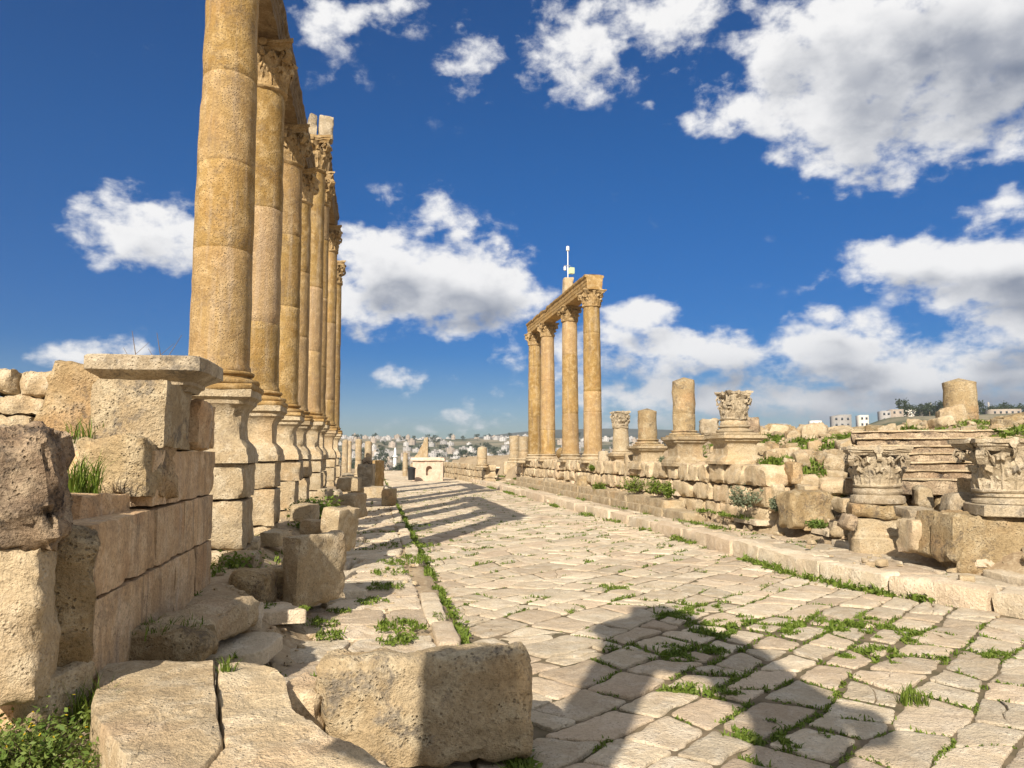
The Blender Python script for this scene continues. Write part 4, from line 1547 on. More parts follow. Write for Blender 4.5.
# terrace stones below the piers
rg = random.Random(44)
TS = [(205, 236, 543, 560, 10.4), (222, 262, 556, 572, 9.8), (236, 262, 540, 552, 10.9), (290, 318, 505, 520, 13.8), (300, 330, 520, 534, 12.6), (318, 332, 488, 500, 17.5), (262, 292, 532, 545, 11.6)]
for k, (a_, b_, c_, d_, dd) in enumerate(TS):
    rock_px('terrace_stone', ['pale flat stone at the foot of the streaked plinth end', 'flat stone among the weeds left of the big upright block', 'flat stone below the nearest block pier', 'flat stone below the second block pier', 'long flat stone behind the big upright block', 'small stone at the foot of the fourth pier', 'flat stone between the nearest and second block pier'][k],
            a_, b_, c_, d_, .5, 480 + k, M['block'], d=dd, res=.08, chips=7, rough=.02, rz=rg.uniform(-15, 15), group='flat stones below the block piers')

# front block and the cracked slab
rock_px('stone_block', 'large rough block in the foreground half in shadow, grey lichen on its front', 318, 540, 662, 772, .45, 27, M['front'], d=4.75, z=None, res=.05, rough=.03, chips=9, rnd=.11, depth=.13, rz=5, tilt=(-6, -2), warp=.06)


def poly_slab(name, label, pts, ztop, thick, seed, mat, cat='stone slab', rough=.03):
    poly = []
    P2 = [Vector((q.x, q.y)) for q in pts]
    n = len(P2)
    for i in range(n):
        a_, b_ = P2[i], P2[(i + 1) % n]
        k = max(2, int((b_ - a_).length / .05))
        poly += [a_.lerp(b_, j / k) for j in range(k)]
    poly = ccw(poly)
    c = sum(poly, Vector((0, 0))) / len(poly)
    mb = MB()
    so = Vector((seed, seed * 3.3, 1))
    rings = [(1.0, -thick), (1.02, -thick * .7), (1.02, -thick * .4), (1.01, -.06), (.99, -.02), (.965, 0)] + [(.93 - .06 * k, 0) for k in range(15)]
    vs, fs = [], []
    for s, dz in rings:
        for q in poly:
            e = (q - c) * s
            p3 = Vector((c.x + e.x, c.y + e.y, ztop + dz))
            p3 += noise.noise_vector(p3 * 5 + so) * rough * .5 * (1 if dz < 0 else .4)
            p3.z += rough * (fr(p3 * 2.2 + so, 5, .7)) + rough * .8 * noise.noise(p3 * 1.1 + so)
            vs.append(p3)
    n = len(poly)
    vs.append(Vector((c.x, c.y, ztop)))
    for k in range(len(rings) - 1):
        for i in range(n):
            j = (i + 1) % n
            fs.append((k * n + i, k * n + j, (k + 1) * n + j, (k + 1) * n + i))
    o_ = (len(rings) - 1) * n
    for i in range(n):
        fs.append((o_ + i, o_ + (i + 1) % n, len(vs) - 1))
    mb.add(vs, fs)
    return tag(mb.build(name, mat, angle=60), label, cat)


ZS = .66
gp = lambda px, py: G(px, py, ZS)
poly_slab('cracked_slab', 'left half of the big cracked slab in the foreground, beside the yellow flowers', [gp(97, 664), gp(150, 660), gp(214, 662), gp(216, 690), gp(219, 720), gp(224, 742), gp(204, 765), gp(185, 800), gp(120, 800), gp(126, 760), gp(92, 712)], ZS, .42, 3, M['slab'])
poly_slab('cracked_slab', 'right half of the big cracked slab, with a broken hollow near its end', [gp(218, 662), gp(262, 660), gp(284, 672), gp(292, 700), gp(316, 724), gp(352, 742), gp(402, 772), gp(420, 800), gp(190, 800), gp(206, 768), gp(227, 744), gp(222, 720), gp(218.5, 690)], ZS - .01, .40, 7, M['slab'])
rock_px('stone_block', 'low pale stone between the cracked slab and the large front block', 284, 330, 694, 742, .5, 72, M['slab'], d=4.7, res=.05, rough=.03, chips=8, rnd=.06)

# ------------------------------------------------------------------ far down the street
d = 60
mon = thing('arched_monument', 'pinkish rebuilt wall block with a small arched niche at the far end of the street', 'monument', P(428, 481.5, d), -.12)
wd, hg = 30 / FPX * d, (zat(461, d) - zat(481.5, d))
mb = MB()
nx_, nz_ = .10, .26
# front built round the niche
hw = wd / 2
sp_, hb = hg * .62, hg * .3
ar = [(nx_ + .24 * math.cos(a_), sp_ + .24 * math.sin(a_)) for a_ in [math.pi * k / 8 for k in range(9)]]
F = lambda q: [(a_, -.6, b_) for a_, b_ in q]
for q in ([(-hw, -.2), (hw, -.2), (hw, hb), (-hw, hb)], [(-hw, hb), (nx_ - .24, hb), (nx_ - .24, sp_), (-hw, sp_)], [(nx_ + .24, hb), (hw, hb), (hw, sp_), (nx_ + .24, sp_)], [(-hw, sp_)] + list(reversed(ar)) + [(hw, sp_), (hw, hg), (-hw, hg)]):
    mb.add(F(q), [tuple(range(len(q)))])
hole = [(nx_ + .24, hb)] + ar + [(nx_ - .24, hb)]
n = len(hole)
vs = F(hole) + [(a_, -.25, b_) for a_, b_ in hole]
mb.add(vs, [((i + 1) % n, i, n + i, n + (i + 1) % n) for i in range(n)] + [tuple(range(n, 2 * n))])
for (x0, x1, y0, y1, z0, z1) in [(-hw, hw, -.598, .7, -.2, hg)]:
    vs = [(x, y, z) for x in (x0, x1) for y in (y0, y1) for z in (z0, z1)]
    mb.add([q for q in vs], [(2, 3, 7, 6), (0, 2, 6, 4), (0, 1, 3, 2), (4, 6, 7, 5), (1, 5, 7, 3)])
mb.build('wall', M['pink'], mon, angle=20)
mb = MB()
vs, fs = rock(wd + .3, 1.6, .28, 3, res=.2, rough=.015, chips=2, rnd=.03)
mb.add(vs, fs, Matrix.Translation((0, .05, hg - .002)))
mb.build('cornice', M['pink'], mon)
rock_px('ruined_wall', 'tall ruined wall with a slanting broken top behind the pinkish monument', 411, 427, 437, 470, 1.0, 81, M['block'], d=66, res=.35, rough=.08, chips=2, depth=.1, taper=.2, cat='ruined wall')
rw2 = MB()
vs = []
hR = zat(437, 65) - zat(462, 65)
w_ = 17 / FPX * 65
prof = [(0, 0), (w_, 0), (w_, hR * 1.0), (w_ * .8, hR * .98), (w_ * .72, hR * .86), (w_ * .55, hR * .74), (w_ * .4, hR * .62), (w_ * .25, hR * .56), (w_ * .12, hR * .4), (0, hR * .38)]
o = bpy.data.objects['ruined_wall']
me = o.data
vs2, fs2 = [], []
n = len(prof)
for yy in (0, .8):
    vs2 += [(a_ - w_ / 2, yy, b_) for a_, b_ in prof]
fs2 = [tuple(range(n)), tuple(reversed(range(n, 2 * n)))] + [(j, i, n + i, n + j) for i, j in ((i, (i + 1) % n) for i in range(n))]
mb = MB()
mb.add(vs2, fs2)
tmp = mb.build('ruined_wall_shape', M['block'], angle=20)
o.data = tmp.data
bpy.data.objects.remove(tmp)
o.data.name = 'ruined_wall'
o.location = P(419, 463, 65)
o.location.z = -.1 + H(o.location.x, o.location.y)
k = (zat(437, 65) - o.location.z) / hR
o.scale = (1, 1, k)
o.rotation_euler = (0, 0, -.15)


def far_column(label, px, d, py0, py1, r, group, zb=None, seed=1, base=True):
    c = P(px, py1, d)
    root = thing('broken_column', label, 'column', (c.x, c.y, c.z - .05), 0, group)
    hgt = zat(py0, d) - zat(py1, d) + .05
    mb = shaft_mesh(r, r * .93, hgt, seed, [.4], True, 20, .25)
    mb.build('shaft', M['block'], root, loc=(0, 0, .0))
    if base:
        mb = MB()
        vs, fs = lathe(base_profile(r, .3), 20)
        mb.add(vs, fs, Matrix.Translation((0, 0, -.02)))
        mb.build('base', M['block'], root)


FG = 'broken column shafts far down the street'
far_column('thin stub standing behind the monument on the low right wall', 482, 52, 446, 467, .36, FG, seed=2)
far_column('left one of the two stub shafts left of the four standing columns', 514.5, 47, 434, 462, .34, FG, seed=3)
far_column('right one of the two stub shafts touching the four standing columns', 524, 46, 435, 462, .34, FG, seed=4)
far_column('slim broken shaft rising far left behind the grey upright block', 358, 58, 438, 476, .26, FG, seed=5)
far_column('leaning thick remains of a shaft right of the slim far shaft', 368, 60, 440, 470, .30, FG, seed=6)
far_column('pale far shaft just right of the last tall left column', 344.5, 62, 439, 476, .26, FG, seed=7)
far_column('thinner shaft beside the pale far shaft at the end of the left row', 349, 68, 440, 474, .22, FG, seed=8)
far_column('tiny slender column left of the ruined wall at the street end', 405, 72, 452, 480, .25, FG, seed=9)
masonry('low_wall', 'low broken wall of pale blocks between the monument and the standing columns', 'wall', (8.6, 52, -.05), R_(-4), 34, [.5, .5, .45], .8, 25, M['block'], blen=(.8, 1.6), res=.3, rough=.05, chips=5, ragged=1.5)
masonry('low_wall', 'rough low wall of blocks far down the left side of the street', 'wall', (-.6, 33, .1), R_(-2), 16, [.45, .4], .7, 26, M['block'], blen=(.7, 1.3), res=.3, rough=.05, chips=5, miss=.2)
bin_ = thing('litter_bin', 'small black bin standing left of the pinkish monument', 'bin', P(411.5, 480, 58), 0)
mb = MB()
lathe([(.26, 0), (.30, .85), (.31, .87)], 14, mb)
mb.build('body', M['black'], bin_)
mb = MB()
lathe([(.33, 0), (.33, .06), (.15, .14), (.02, .16)], 14, mb)
mb.build('lid', M['black'], bin_, loc=(0, 0, .865))

# weather mast on the right beam
pm = XP(568, 282, RX)
ymast = pm.y
zb = 9.5 + .64
mast = thing('weather_mast', 'thin mast with white sensors and a pale green box on the right stone beam', 'mast', (RX, ymast, zb))
zt = lambda py: XP(568, py, RX).z - zb
mb = MB()
vs, fs = rock(.5, .6, max(.25, zt(278)), 5, res=.1, rough=.02, chips=5)
mb.add(vs, fs)
mb.build('footing', M['slab'], mast)
mb = MB()
lathe([(.028, 0), (.028, zt(252)), (.02, zt(250))], 8, mb)
mb.build('pole', M['metal'], mast)
mb = MB()
lathe([(.05, 0), (.085, .03), (.085, .22), (.06, .26), (.01, .27)], 12, mb)
mb.build('sensor', M['white'], mast, loc=(0, 0, zt(251)))
mb = MB()
vs, fs = rock(.26, .2, .34, 6, res=.1, rough=0, chips=0, rnd=.02, warp=0)
mb.add(vs, fs)
mb.build('box', M['green'], mast, loc=(.18, -.05, zt(274)), rot=(0, 0, .3))
mb = MB()
lathe([(.02, 0), (.07, .02), (.07, .2), (.02, .22)], 12, mb)
mb.build('camera_housing', M['white'], mast, loc=(-.17, -.05, zt(271)))
mb = MB()
vs, fs = rock(.34, .03, .03, 6, res=.1, rough=0, chips=0, rnd=.01, warp=0)
mb.add(vs, fs)
mb.build('bracket', M['metal'], mast, loc=(-.05, -.02, zt(266)))

# added, unseen ruin behind the viewpoint cut to cast the foreground shadow
uv = lambda u, v: (u * math.sin(SUN_AZ) + v * math.cos(SUN_AZ), u * math.cos(SUN_AZ) - v * math.sin(SUN_AZ))
U0 = -2.2
cot = 1 / math.tan(SUN_EL)
hz = lambda u: (u - U0) * 1.0 / cot
caster = thing('shadow_caster', 'unseen added gateway behind the viewpoint that throws the foreground shadow', 'blocker', (*uv(U0, 0), -.1), -SUN_AZ)


def slabpart(name, prof, seed, mat='block'):
    n = len(prof)
    out = []
    for (a0, b0), (a1, b1) in zip(prof, prof[1:] + prof[:1]):
        k = max(1, int(math.hypot(a1 - a0, b1 - b0) / .2))
        out += [(a0 + (a1 - a0) * i / k, b0 + (b1 - b0) * i / k) for i in range(k)]
    n = len(out)
    so = Vector((seed, 2, 5))
    vs = []
    for yy in (-.2, .2):
        for a_, b_ in out:
            q = Vector((a_, yy, b_))
            e = noise.noise_vector(q * 1.7 + so) * .05
            vs.append(q + Vector((e.x, e.y * .5, e.z)))
    fs = [tuple(range(n)), tuple(reversed(range(n, 2 * n)))] + [(j, i, n + i, n + j) for i, j in ((i, (i + 1) % n) for i in range(n))]
    mb = MB()
    mb.add(vs, fs)
    return mb.build(name, M[mat], caster, angle=25)




def shp(pts):
    "outline of the shadow on the street -> outline of the unseen shape that casts it"
    out = []
    for zx, zy in pts:
        g = G(530 + zx / 2.695, 580 + zy / 2.695, 0)
        u = g.x * math.sin(SUN_AZ) + g.y * math.cos(SUN_AZ)
        v = g.x * math.cos(SUN_AZ) - g.y * math.sin(SUN_AZ)
        out.append((v, hz(u)))
    return out


q = shp([(15, 465), (100, 330), (180, 205), (345, 222), (340, 250), (305, 320), (270, 400), (215, 507)])
h_w = hz(6.1)
slabpart('pier', [(-1.38, 0), (-1.38, hz(4.55)), (-1.95, hz(4.75)), (-1.95, h_w), (-1.36, h_w + .05)] + q + [(q[-1][0], 0)], 1)  # leg of the unseen caster, widened to shade the front block
q = shp([(588, 346), (595, 420), (600, 507)])
q2 = shp([(860, 507), (840, 440), (862, 410), (832, 338)])
slabpart('pier', [(q[-1][0], 0)] + list(reversed(q)) + list(reversed(q2)) + [(q2[0][0], 0)], 2)  # second leg of the unseen caster, outlined from the foreground shadow
slabpart('caster_head', shp([(182, 200), (215, 150), (175, 122), (270, 100), (275, 75), (360, 70), (400, 85), (450, 100), (480, 140), (560, 160), (640, 200), (720, 260), (800, 320), (860, 348), (930, 355), (965, 375), (950, 400), (864, 408), (832, 334), (588, 342), (570, 320), (500, 290), (480, 240), (345, 220)]), 3)

# loose chips and gravel lying about
mb = MB()
rg = random.Random(404)
chips_ = [rock(.1, .08, .06, 800 + k, res=.034, rough=.012, chips=5, rnd=.02, depth=.3) for k in range(5)]
for k in range(2600):
    if k < 1500:
        dd = rg.uniform(11, 30)
        c = P(rg.uniform(690, 1060), 455, dd)
        if c.x < kerb_x(c.y) + .5 or c.x > 19:
            continue
        if c.x < 9.6 and rg.random() < .85:
            continue
        z = H(c.x, c.y) + (.05 if c.x < 9.6 else 0)
        s_ = rg.uniform(.4, 2.2)
    elif k < 2200:
        y = rg.uniform(4.5, 30)
        c = Vector((rg.uniform(-2.1, .8), y, 0))
        z = near_h(c.x, c.y) + (.02 if c.x > -1.1 else 0)
        s_ = rg.uniform(.25, 1.3)
    else:
        y = rg.uniform(4.5, 40)
        c = Vector((rg.choice((kerb_x(y) - rg.uniform(.05, .5), rg.uniform(1.05, 1.5))), y, 0))
        z = .0
        s_ = rg.uniform(.15, .5)
    vs, fs = chips_[k % 5]
    mb.add(vs, fs, Matrix.Translation((c.x, c.y, z - .01)) @ Matrix.Rotation(rg.uniform(0, 6.28), 4, 'Z') @ Matrix.Scale(s_, 4))
tag(mb.build('gravel', M['slab'], angle=50), kind='stuff')

# ------------------------------------------------------------------ vegetation


def blade(mb, x, y, z, hgt, wd, az_, bend, rg):
    dx, dy = math.cos(az_), math.sin(az_)
    px_, py_ = -dy * wd, dx * wd
    m1 = (x + dx * bend * .35, y + dy * bend * .35, z + hgt * .6)
    tip = (x + dx * bend, y + dy * bend, z + hgt * (1 - .25 * min(1, bend / max(hgt, .01))))
    o = len(mb.v)
    mb.v += [(x - px_, y - py_, z), (x + px_, y + py_, z), (m1[0] + px_ * .7, m1[1] + py_ * .7, m1[2]), (m1[0] - px_ * .7, m1[1] - py_ * .7, m1[2]), tip]
    mb.f += [(o, o + 1, o + 2, o + 3), (o + 3, o + 2, o + 4)]
    mb.mi += [0, 0]


def leafquad(mb, c, s, rg, up=.4, mi=0, n=5):
    nrm = Vector((rg.gauss(0, 1), rg.gauss(0, 1), abs(rg.gauss(0, 1)) + up)).normalized()
    u = nrm.orthogonal().normalized()
    u = (Matrix.Rotation(rg.uniform(0, 6.28), 3, nrm) @ u)
    v = nrm.cross(u)
    o = len(mb.v)
    mb.v += [tuple(c - u * s), tuple(c - u * s * .1 + v * s * .42), tuple(c + u * s), tuple(c - u * s * .1 - v * s * .42 + nrm * s * .1)]
    mb.f += [(o, o + 1, o + 2, o + 3)]
    mb.mi += [mi]


def tuft(mb, x, y, z, size, rg, n=14, leafy_=True):
    for k in range(n):
        a_ = rg.uniform(0, 6.28)
        r = size * rg.random() * .7
        hgt = size * rg.uniform(.35, 1.0)
        bx, by = x + r * math.cos(a_), y + r * math.sin(a_)
        if leafy_ and k % 3:
            leafquad(mb, Vector((bx, by, z + hgt * rg.uniform(.15, .55))), size * rg.uniform(.2, .4), rg)
        else:
            blade(mb, bx, by, z, hgt, .006 + size * .03, rg.uniform(0, 6.28), hgt * rg.uniform(.2, .9), rg)


rg = random.Random(123)
gmb = MB()
HOTW = HOTG
nt_ = 0
for (x, y, z, wr, d) in JOINTS:
    p_ = .05 + .5 * max(0, wr - .1) + (.6 if x < 1.2 and wr > .9 else 0)
    for g, r, s in HOTW:
        q = math.hypot(x - g.x, y - g.y)
        if q < r * 1.15:
            p_ += s * (1 - q / (r * 1.15)) * 1.6
    if rg.random() > p_:
        continue
    size = rg.uniform(.035, .075 + .06 * min(1, p_)) * (1 + .4 * (p_ > .8)) * (1 + .3 * (d > 14))
    tuft(gmb, x + rg.gauss(0, .02), y + rg.gauss(0, .02), z - .03, size, rg, n=int(13 if d < 9 else 9 if d < 20 else 6))
    nt_ += 1
# thick weed patches: fill the hot spots between the stones
for g, r, s in HOTW:
    for k in range(int(420 * s * r * r / .2)):
        a_, q = rg.uniform(0, 6.28), r * math.sqrt(rg.random())
        x, y = g.x + q * math.cos(a_), g.y + q * math.sin(a_) * .8
        if noise.noise(Vector((x * 4.5, y * 4.5, 3))) + .35 * noise.noise(Vector((x * 11, y * 11, 8))) > -.02 + .42 * q / r:
            tuft(gmb, x, y, -.015, rg.uniform(.04, .095), rg, n=11)
# left pavement and the left edge
for (px, py, r, n) in [(400, 630, .3, 60), (398, 645, .2, 40), (320, 628, .2, 30), (385, 590, .28, 40), (372, 605, .2, 25), (400, 565, .4, 50), (390, 575, .3, 30), (425, 545, .35, 40), (280, 635, .22, 40), (330, 640, .15, 20), (325, 690, .2, 60), (450, 620, .2, 15), (395, 548, .5, 30), (340, 615, .12, 16), (228, 655, .08, 20), (415, 525, .5, 40), (420, 560, .4, 40)]:
    g = G(px, py, .12)
    for k in range(n):
        a_, q = rg.uniform(0, 6.28), r * math.sqrt(rg.random())
        x, y = g.x + q * math.cos(a_), g.y + q * math.sin(a_)
        tuft(gmb, x, y, max(.1, near_h(x, y) + .06), rg.uniform(.04, .11), rg, n=9)
# weeds along the foot of the plinth, under the piers, and on the terrace
for k in range(900):
    y = rg.uniform(6.5, 30)
    x = rg.uniform(-2.0, -.75)
    if noise.noise(Vector((x * 1.1, y * .8, 77))) < .12 - .25 * (9.5 < y < 12.0):
        continue
    tuft(gmb, x, y, near_h(x, y) - .01, rg.uniform(.05, .16), rg, n=10)
for k in range(260):
    y, x = rg.uniform(4.3, 7.2), rg.uniform(-2.2, .2)
    if noise.noise(Vector((x * 1.6, y * 1.6, 17))) < .1:
        continue
    tuft(gmb, x, y, near_h(x, y) - .01, rg.uniform(.05, .13), rg, n=10)
# the grassy mound
for k in range(8000):
    dd = rg.uniform(13.5, 32)
    px = rg.uniform(690, 1050)
    c = P(px, 455, dd)
    if c.x < 10.2 or c.x > 20:
        continue
    if noise.noise(Vector((c.x * .55, c.y * .55, 21))) < -.05:
        continue
    tuft(gmb, c.x, c.y, H(c.x, c.y) - .01, rg.uniform(.08, .2), rg, n=7)
# the gutter along the left pavement
for k in range(1700):
    y = 4.8 + 34 * rg.random() ** 1.5
    if noise.noise(Vector((y * 1.1, 3, 12))) < -.16:
        continue
    x = 1.0 + rg.gauss(0, .05) + .05 * noise.noise(Vector((y * 1.5, 0, 4)))
    tuft(gmb, x, y, .01, rg.uniform(.07, .16), rg, n=9)


def ground_hit(px, py, d0=9.0, d1=45.0):
    d = d0
    while d < d1:
        c = P(px, py, d)
        if c.z < H(c.x, c.y):
            return c
        d += .15
    return P(px, py, 22)


for (px, py, r, n) in [(775, 441, .8, 90), (790, 452, .7, 90), (798, 464, .7, 90), (850, 436, .8, 80), (870, 440, .8, 90), (905, 436, .5, 40), (928, 437, .4, 30), (762, 437, .8, 70), (1000, 440, .8, 60), (770, 470, .5, 50), (815, 450, .6, 70), (835, 445, .6, 60)]:
    g = ground_hit(px, py)
    for k in range(n):
        a_, q = rg.uniform(0, 6.28), r * math.sqrt(rg.random())
        x, y = g.x + q * math.cos(a_), g.y + q * math.sin(a_)
        tuft(gmb, x, y, H(x, y) - .01, rg.uniform(.12, .32), rg, n=10)
# right kerb foot and the steps
for k in range(1700):
    y = 9 + 45 * rg.random() ** 1.3
    x = rg.choice((kerb_x(y) - rg.uniform(.02, .25), rg.uniform(8.4, 8.75), rg.uniform(9.05, 9.3)) if y > 17 else (kerb_x(y) - rg.uniform(.02, .2),))
    if y < 17 and rg.random() < .55:
        continue
    if noise.noise(Vector((x * .2, y * .45, 31))) < -.08 + .3 * (y < 11.5):
        continue
    z = 0 if x < kerb_x(y) else (.22 if x < 8.8 else .5)
    tuft(gmb, x, y, z - .01, rg.uniform(.08, .24), rg, n=9)
# weeds growing in lines along the joints
for e in EDGES:
    z, wr, d, kk = e[-4:]
    pts = e[:-4]
    mx_, my_ = pts[len(pts) // 2]
    if mx_ < 1.0 and rg.random() < .5:
        continue
    pr_ = .17 + .36 * max(0, noise.noise(Vector((mx_ * .45, my_ * .45, 51))) + .1) + .8 * hot(mx_, my_)
    if mx_ > kerb_x(my_) + .3:
        pr_ *= .5
    if kk in (1, 3):
        pr_ *= .55
    if rg.random() > pr_:
        continue
    u0, u1 = sorted((rg.random(), rg.random()))
    u0, u1 = u0 * .7, .3 + u1 * .7
    L_ = math.hypot(pts[-1][0] - pts[0][0], pts[-1][1] - pts[0][1])
    n_ = max(2, int(L_ * (u1 - u0) / (.035 if d < 12 else .06 if d < 22 else .10)))
    big = rg.uniform(.7, 1.5)
    for j in range(n_):
        u = (u0 + (u1 - u0) * (j + rg.random()) / n_) * (len(pts) - 1)
        i0 = min(len(pts) - 2, int(u))
        fu = u - i0
        x = pts[i0][0] + (pts[i0 + 1][0] - pts[i0][0]) * fu + rg.gauss(0, .012)
        y = pts[i0][1] + (pts[i0 + 1][1] - pts[i0][1]) * fu + rg.gauss(0, .012)
        tuft(gmb, x, y, z - .02, rg.uniform(.03, .065) * big * (1 + .5 * (d > 14)), rg, n=8 if d < 12 else 6 if d < 22 else 4)
grass = gmb.build('grass', M['grass'], angle=None)
tag(grass, kind='stuff')


def shrub(name, label, cat, c, rx, rz_, n, leaf, mat, seed, group=None, stems=6, flower=None):
    rg = random.Random(seed)
    root = thing(name, label, cat, c, 0, group)
    mb, sm_ = MB(), MB()
    tips = []
    for k in range(stems):
        a_ = rg.uniform(0, 6.28)
        q = rg.random() ** .6
        tip = Vector((rx * q * math.cos(a_), rx * q * math.sin(a_), rz_ * rg.uniform(.55, 1.0) * (1 - .45 * q * q)))
        tips.append(tip)
        w_ = .004 + .006 * rx
        vs = []
        for i in range(4):
            u = i / 3
            cc = Vector((tip.x * u * u * .7 + tip.x * u * .3, tip.y * u, tip.z * u))
            for b_ in range(3):
                vs.append((cc.x + w_ * (1 - .7 * u) * math.cos(b_ * 2.09), cc.y + w_ * (1 - .7 * u) * math.sin(b_ * 2.09), cc.z))
        fs = [(i * 3 + b_, i * 3 + (b_ + 1) % 3, i * 3 + 3 + (b_ + 1) % 3, i * 3 + 3 + b_) for i in range(3) for b_ in range(3)]
        sm_.add(vs, fs)
    for k in range(n):
        tip = rg.choice(tips)
        u = rg.uniform(.25, 1.05)
        p_ = tip * u + Vector((rg.gauss(0, rx * .16), rg.gauss(0, rx * .16), rg.gauss(0, rz_ * .10)))
        p_.z = max(.01, p_.z)
        leafquad(mb, p_, leaf * rg.uniform(.6, 1.3), rg)
    sm_.build('stem', M['twig'], root, angle=None)
    mb.build('foliage', mat, root, angle=None)
    if flower:
        fm = MB()
        for k in range(flower):
            tip = rg.choice(tips)
            p_ = tip * rg.uniform(.92, 1.12) + Vector((rg.gauss(0, rx * .15), rg.gauss(0, rx * .15), rg.uniform(0, .03)))
            for q in range(4):
                leafquad(fm, p_, leaf * .45, rg, up=1.5)
        fm.build('blossom', M['yellow'], root, angle=None)
    return root


c = G(40, 762, .42)
shrub('flowering_weed', 'low leafy weed with tiny yellow flowers in the bottom left corner', 'plant', (c.x - .05, c.y + .05, .34), .42, .34, 2600, .022, M['weed'], 3, stems=46, flower=60)
c = P(110, 745, 4.0)
shrub('flowering_weed', 'spreading green weed between the yellow flowers and the cracked slab', 'plant', (c.x, c.y + .05, .38), .24, .2, 900, .02, M['weed'], 4, stems=24, flower=14)


def grass_clump(label, c, r, hgt, n, seed, name='grass_clump', cat='grass clump', mat=None):
    rg = random.Random(seed)
    mb = MB()
    for k in range(n):
        a_, q = rg.uniform(0, 6.28), r * math.sqrt(rg.random())
        hh = hgt * rg.uniform(.4, 1)
        blade(mb, q * math.cos(a_), q * math.sin(a_), 0, hh, .006, rg.uniform(0, 6.28), hh * rg.uniform(.1, .8), rg)
    o = mb.build(name, mat or M['grass'], angle=None, loc=c)
    return tag(o, label, cat)


c = P(80, 494, 5.6)
grass_clump('bright tall grass clump growing beside the whitish topped block', (c.x, c.y, c.z), .14, .38, 150, 5)
c = P(86, 432, 6.3)
grass_clump('dry sparse grass at the foot of the tilted block against the pedestal', (c.x, c.y, c.z - .1), .16, .28, 60, 15)
c = P(228, 664, 5.0)
grass_clump('little grass tuft sprouting from the crack of the slab', (c.x, c.y - .03, ZS - .04), .05, .17, 40, 6)
c = G(912, 702, 0)
grass_clump('spiky grass tuft standing between paving stones at the lower right', (c.x, c.y, -.03), .13, .2, 120, 7)
c = P(88, 716, 4.6)
grass_clump('tall grass blades between the cracked slab and the pale broken stone', (c.x, c.y, .4), .12, .42, 110, 8)
c = P(120, 655, 5.7)
grass_clump('short grass growing on the low rock by the plinth', (c.x + .3, c.y + .1, .7), .28, .14, 160, 9)
c = P(308, 505, 15.4)
shrub('green_bush', 'dark green leafy bush at the foot of the third and fourth left piers', 'bush', (c.x + .1, c.y, .5), .62, .85, 1500, .05, M['grass'], 5, stems=26)
c = P(234, 572, 9.7)
shrub('green_bush', 'low dark weeds in the shade at the end of the streaked plinth', 'bush', (c.x, c.y, .4), .42, .4, 900, .04, M['grass'], 6, stems=24)
for k, (px, py, X, r, hh, lab, mm) in enumerate([(632, 492, 8.9, .55, .75, 'dark green bush on the right steps below the small capital column', 'grass'), (655, 493, 8.95, .5, .6, 'lighter green bush beside the dark green bush on the right steps', 'grass'), (742, 506, 8.9, .55, .65, 'grey green bush at the collapsed end of the right wall', 'sage'), (779, 510, 9.3, .3, .42, 'small round blue green bush in front of the wide rough block', 'sage'), (668, 497, 8.9, .25, .6, 'narrow upright weed beside the lighter green bush', 'grass'), (818, 527, 9.0, .3, .2, 'low reddish green weed at the right pavement edge', 'weed'), (600, 490, 9.0, .4, .4, 'small bush left of the dark bush near the leaning stone', 'grass'), (663, 466, 9.5, .25, .4, 'thin grey weed on the wall top between the broken shafts', 'sage'), (593, 470, 9.3, .3, .35, 'little green plant on the wall top under the nearest standing column', 'grass'), (490, 500, 8.3, .7, 1.1, 'dark bush in the shaded gap at the end of the right wall', 'shrub')]):
    v = XP(px, py, X)
    zb = .2 if X < 9.25 else v.z
    shrub('green_bush' if mm != 'sage' else 'grey_bush', lab, 'bush', (v.x, v.y, min(v.z, max(zb, v.z)) - .03), r * .8, hh * .85, 700, .045, M[mm], 20 + k, stems=22)

# bare twigs above the pedestal
for k, (px, py0, py1, lab) in enumerate([(133, 330, 364, 'thin bare twig sticking up left above the moulded pedestal'), (158, 332, 364, 'forked bare twig sticking up right above the moulded pedestal')]):
    d = 7.75
    c = P(px, py1, d)
    mb = MB()
    rg = random.Random(k + 2)
    hgt = zat(py0, d) - c.z + .1

    def stick(a_, b_, r):
        vs = []
        for q, rr in ((a_, r), (b_, r * .5)):
            for j in range(4):
                vs.append((q.x + rr * math.cos(j * 1.571), q.y + rr * math.sin(j * 1.571), q.z))
        mb.add(vs, [(j, (j + 1) % 4, 4 + (j + 1) % 4, 4 + j) for j in range(4)])
    p0 = Vector((0, 0, 0))
    p1 = Vector((.02, 0, hgt * .45))
    p2 = Vector((-.03, .02, hgt))
    stick(p0, p1, .006)
    stick(p1, p2, .005)
    stick(p1, Vector((.14, .03, hgt * .75)), .004)
    stick(Vector((0, 0, hgt * .2)), Vector((-.1, 0, hgt * .6)), .004)
    if k:
        stick(p0, Vector((.22, 0, hgt * .95)), .005)
    tag(mb.build('bare_twig', M['twig'], angle=None, loc=(c.x, c.y, c.z - .1)), lab, 'twig')

# ------------------------------------------------------------------ the far town
rg = random.Random(2024)


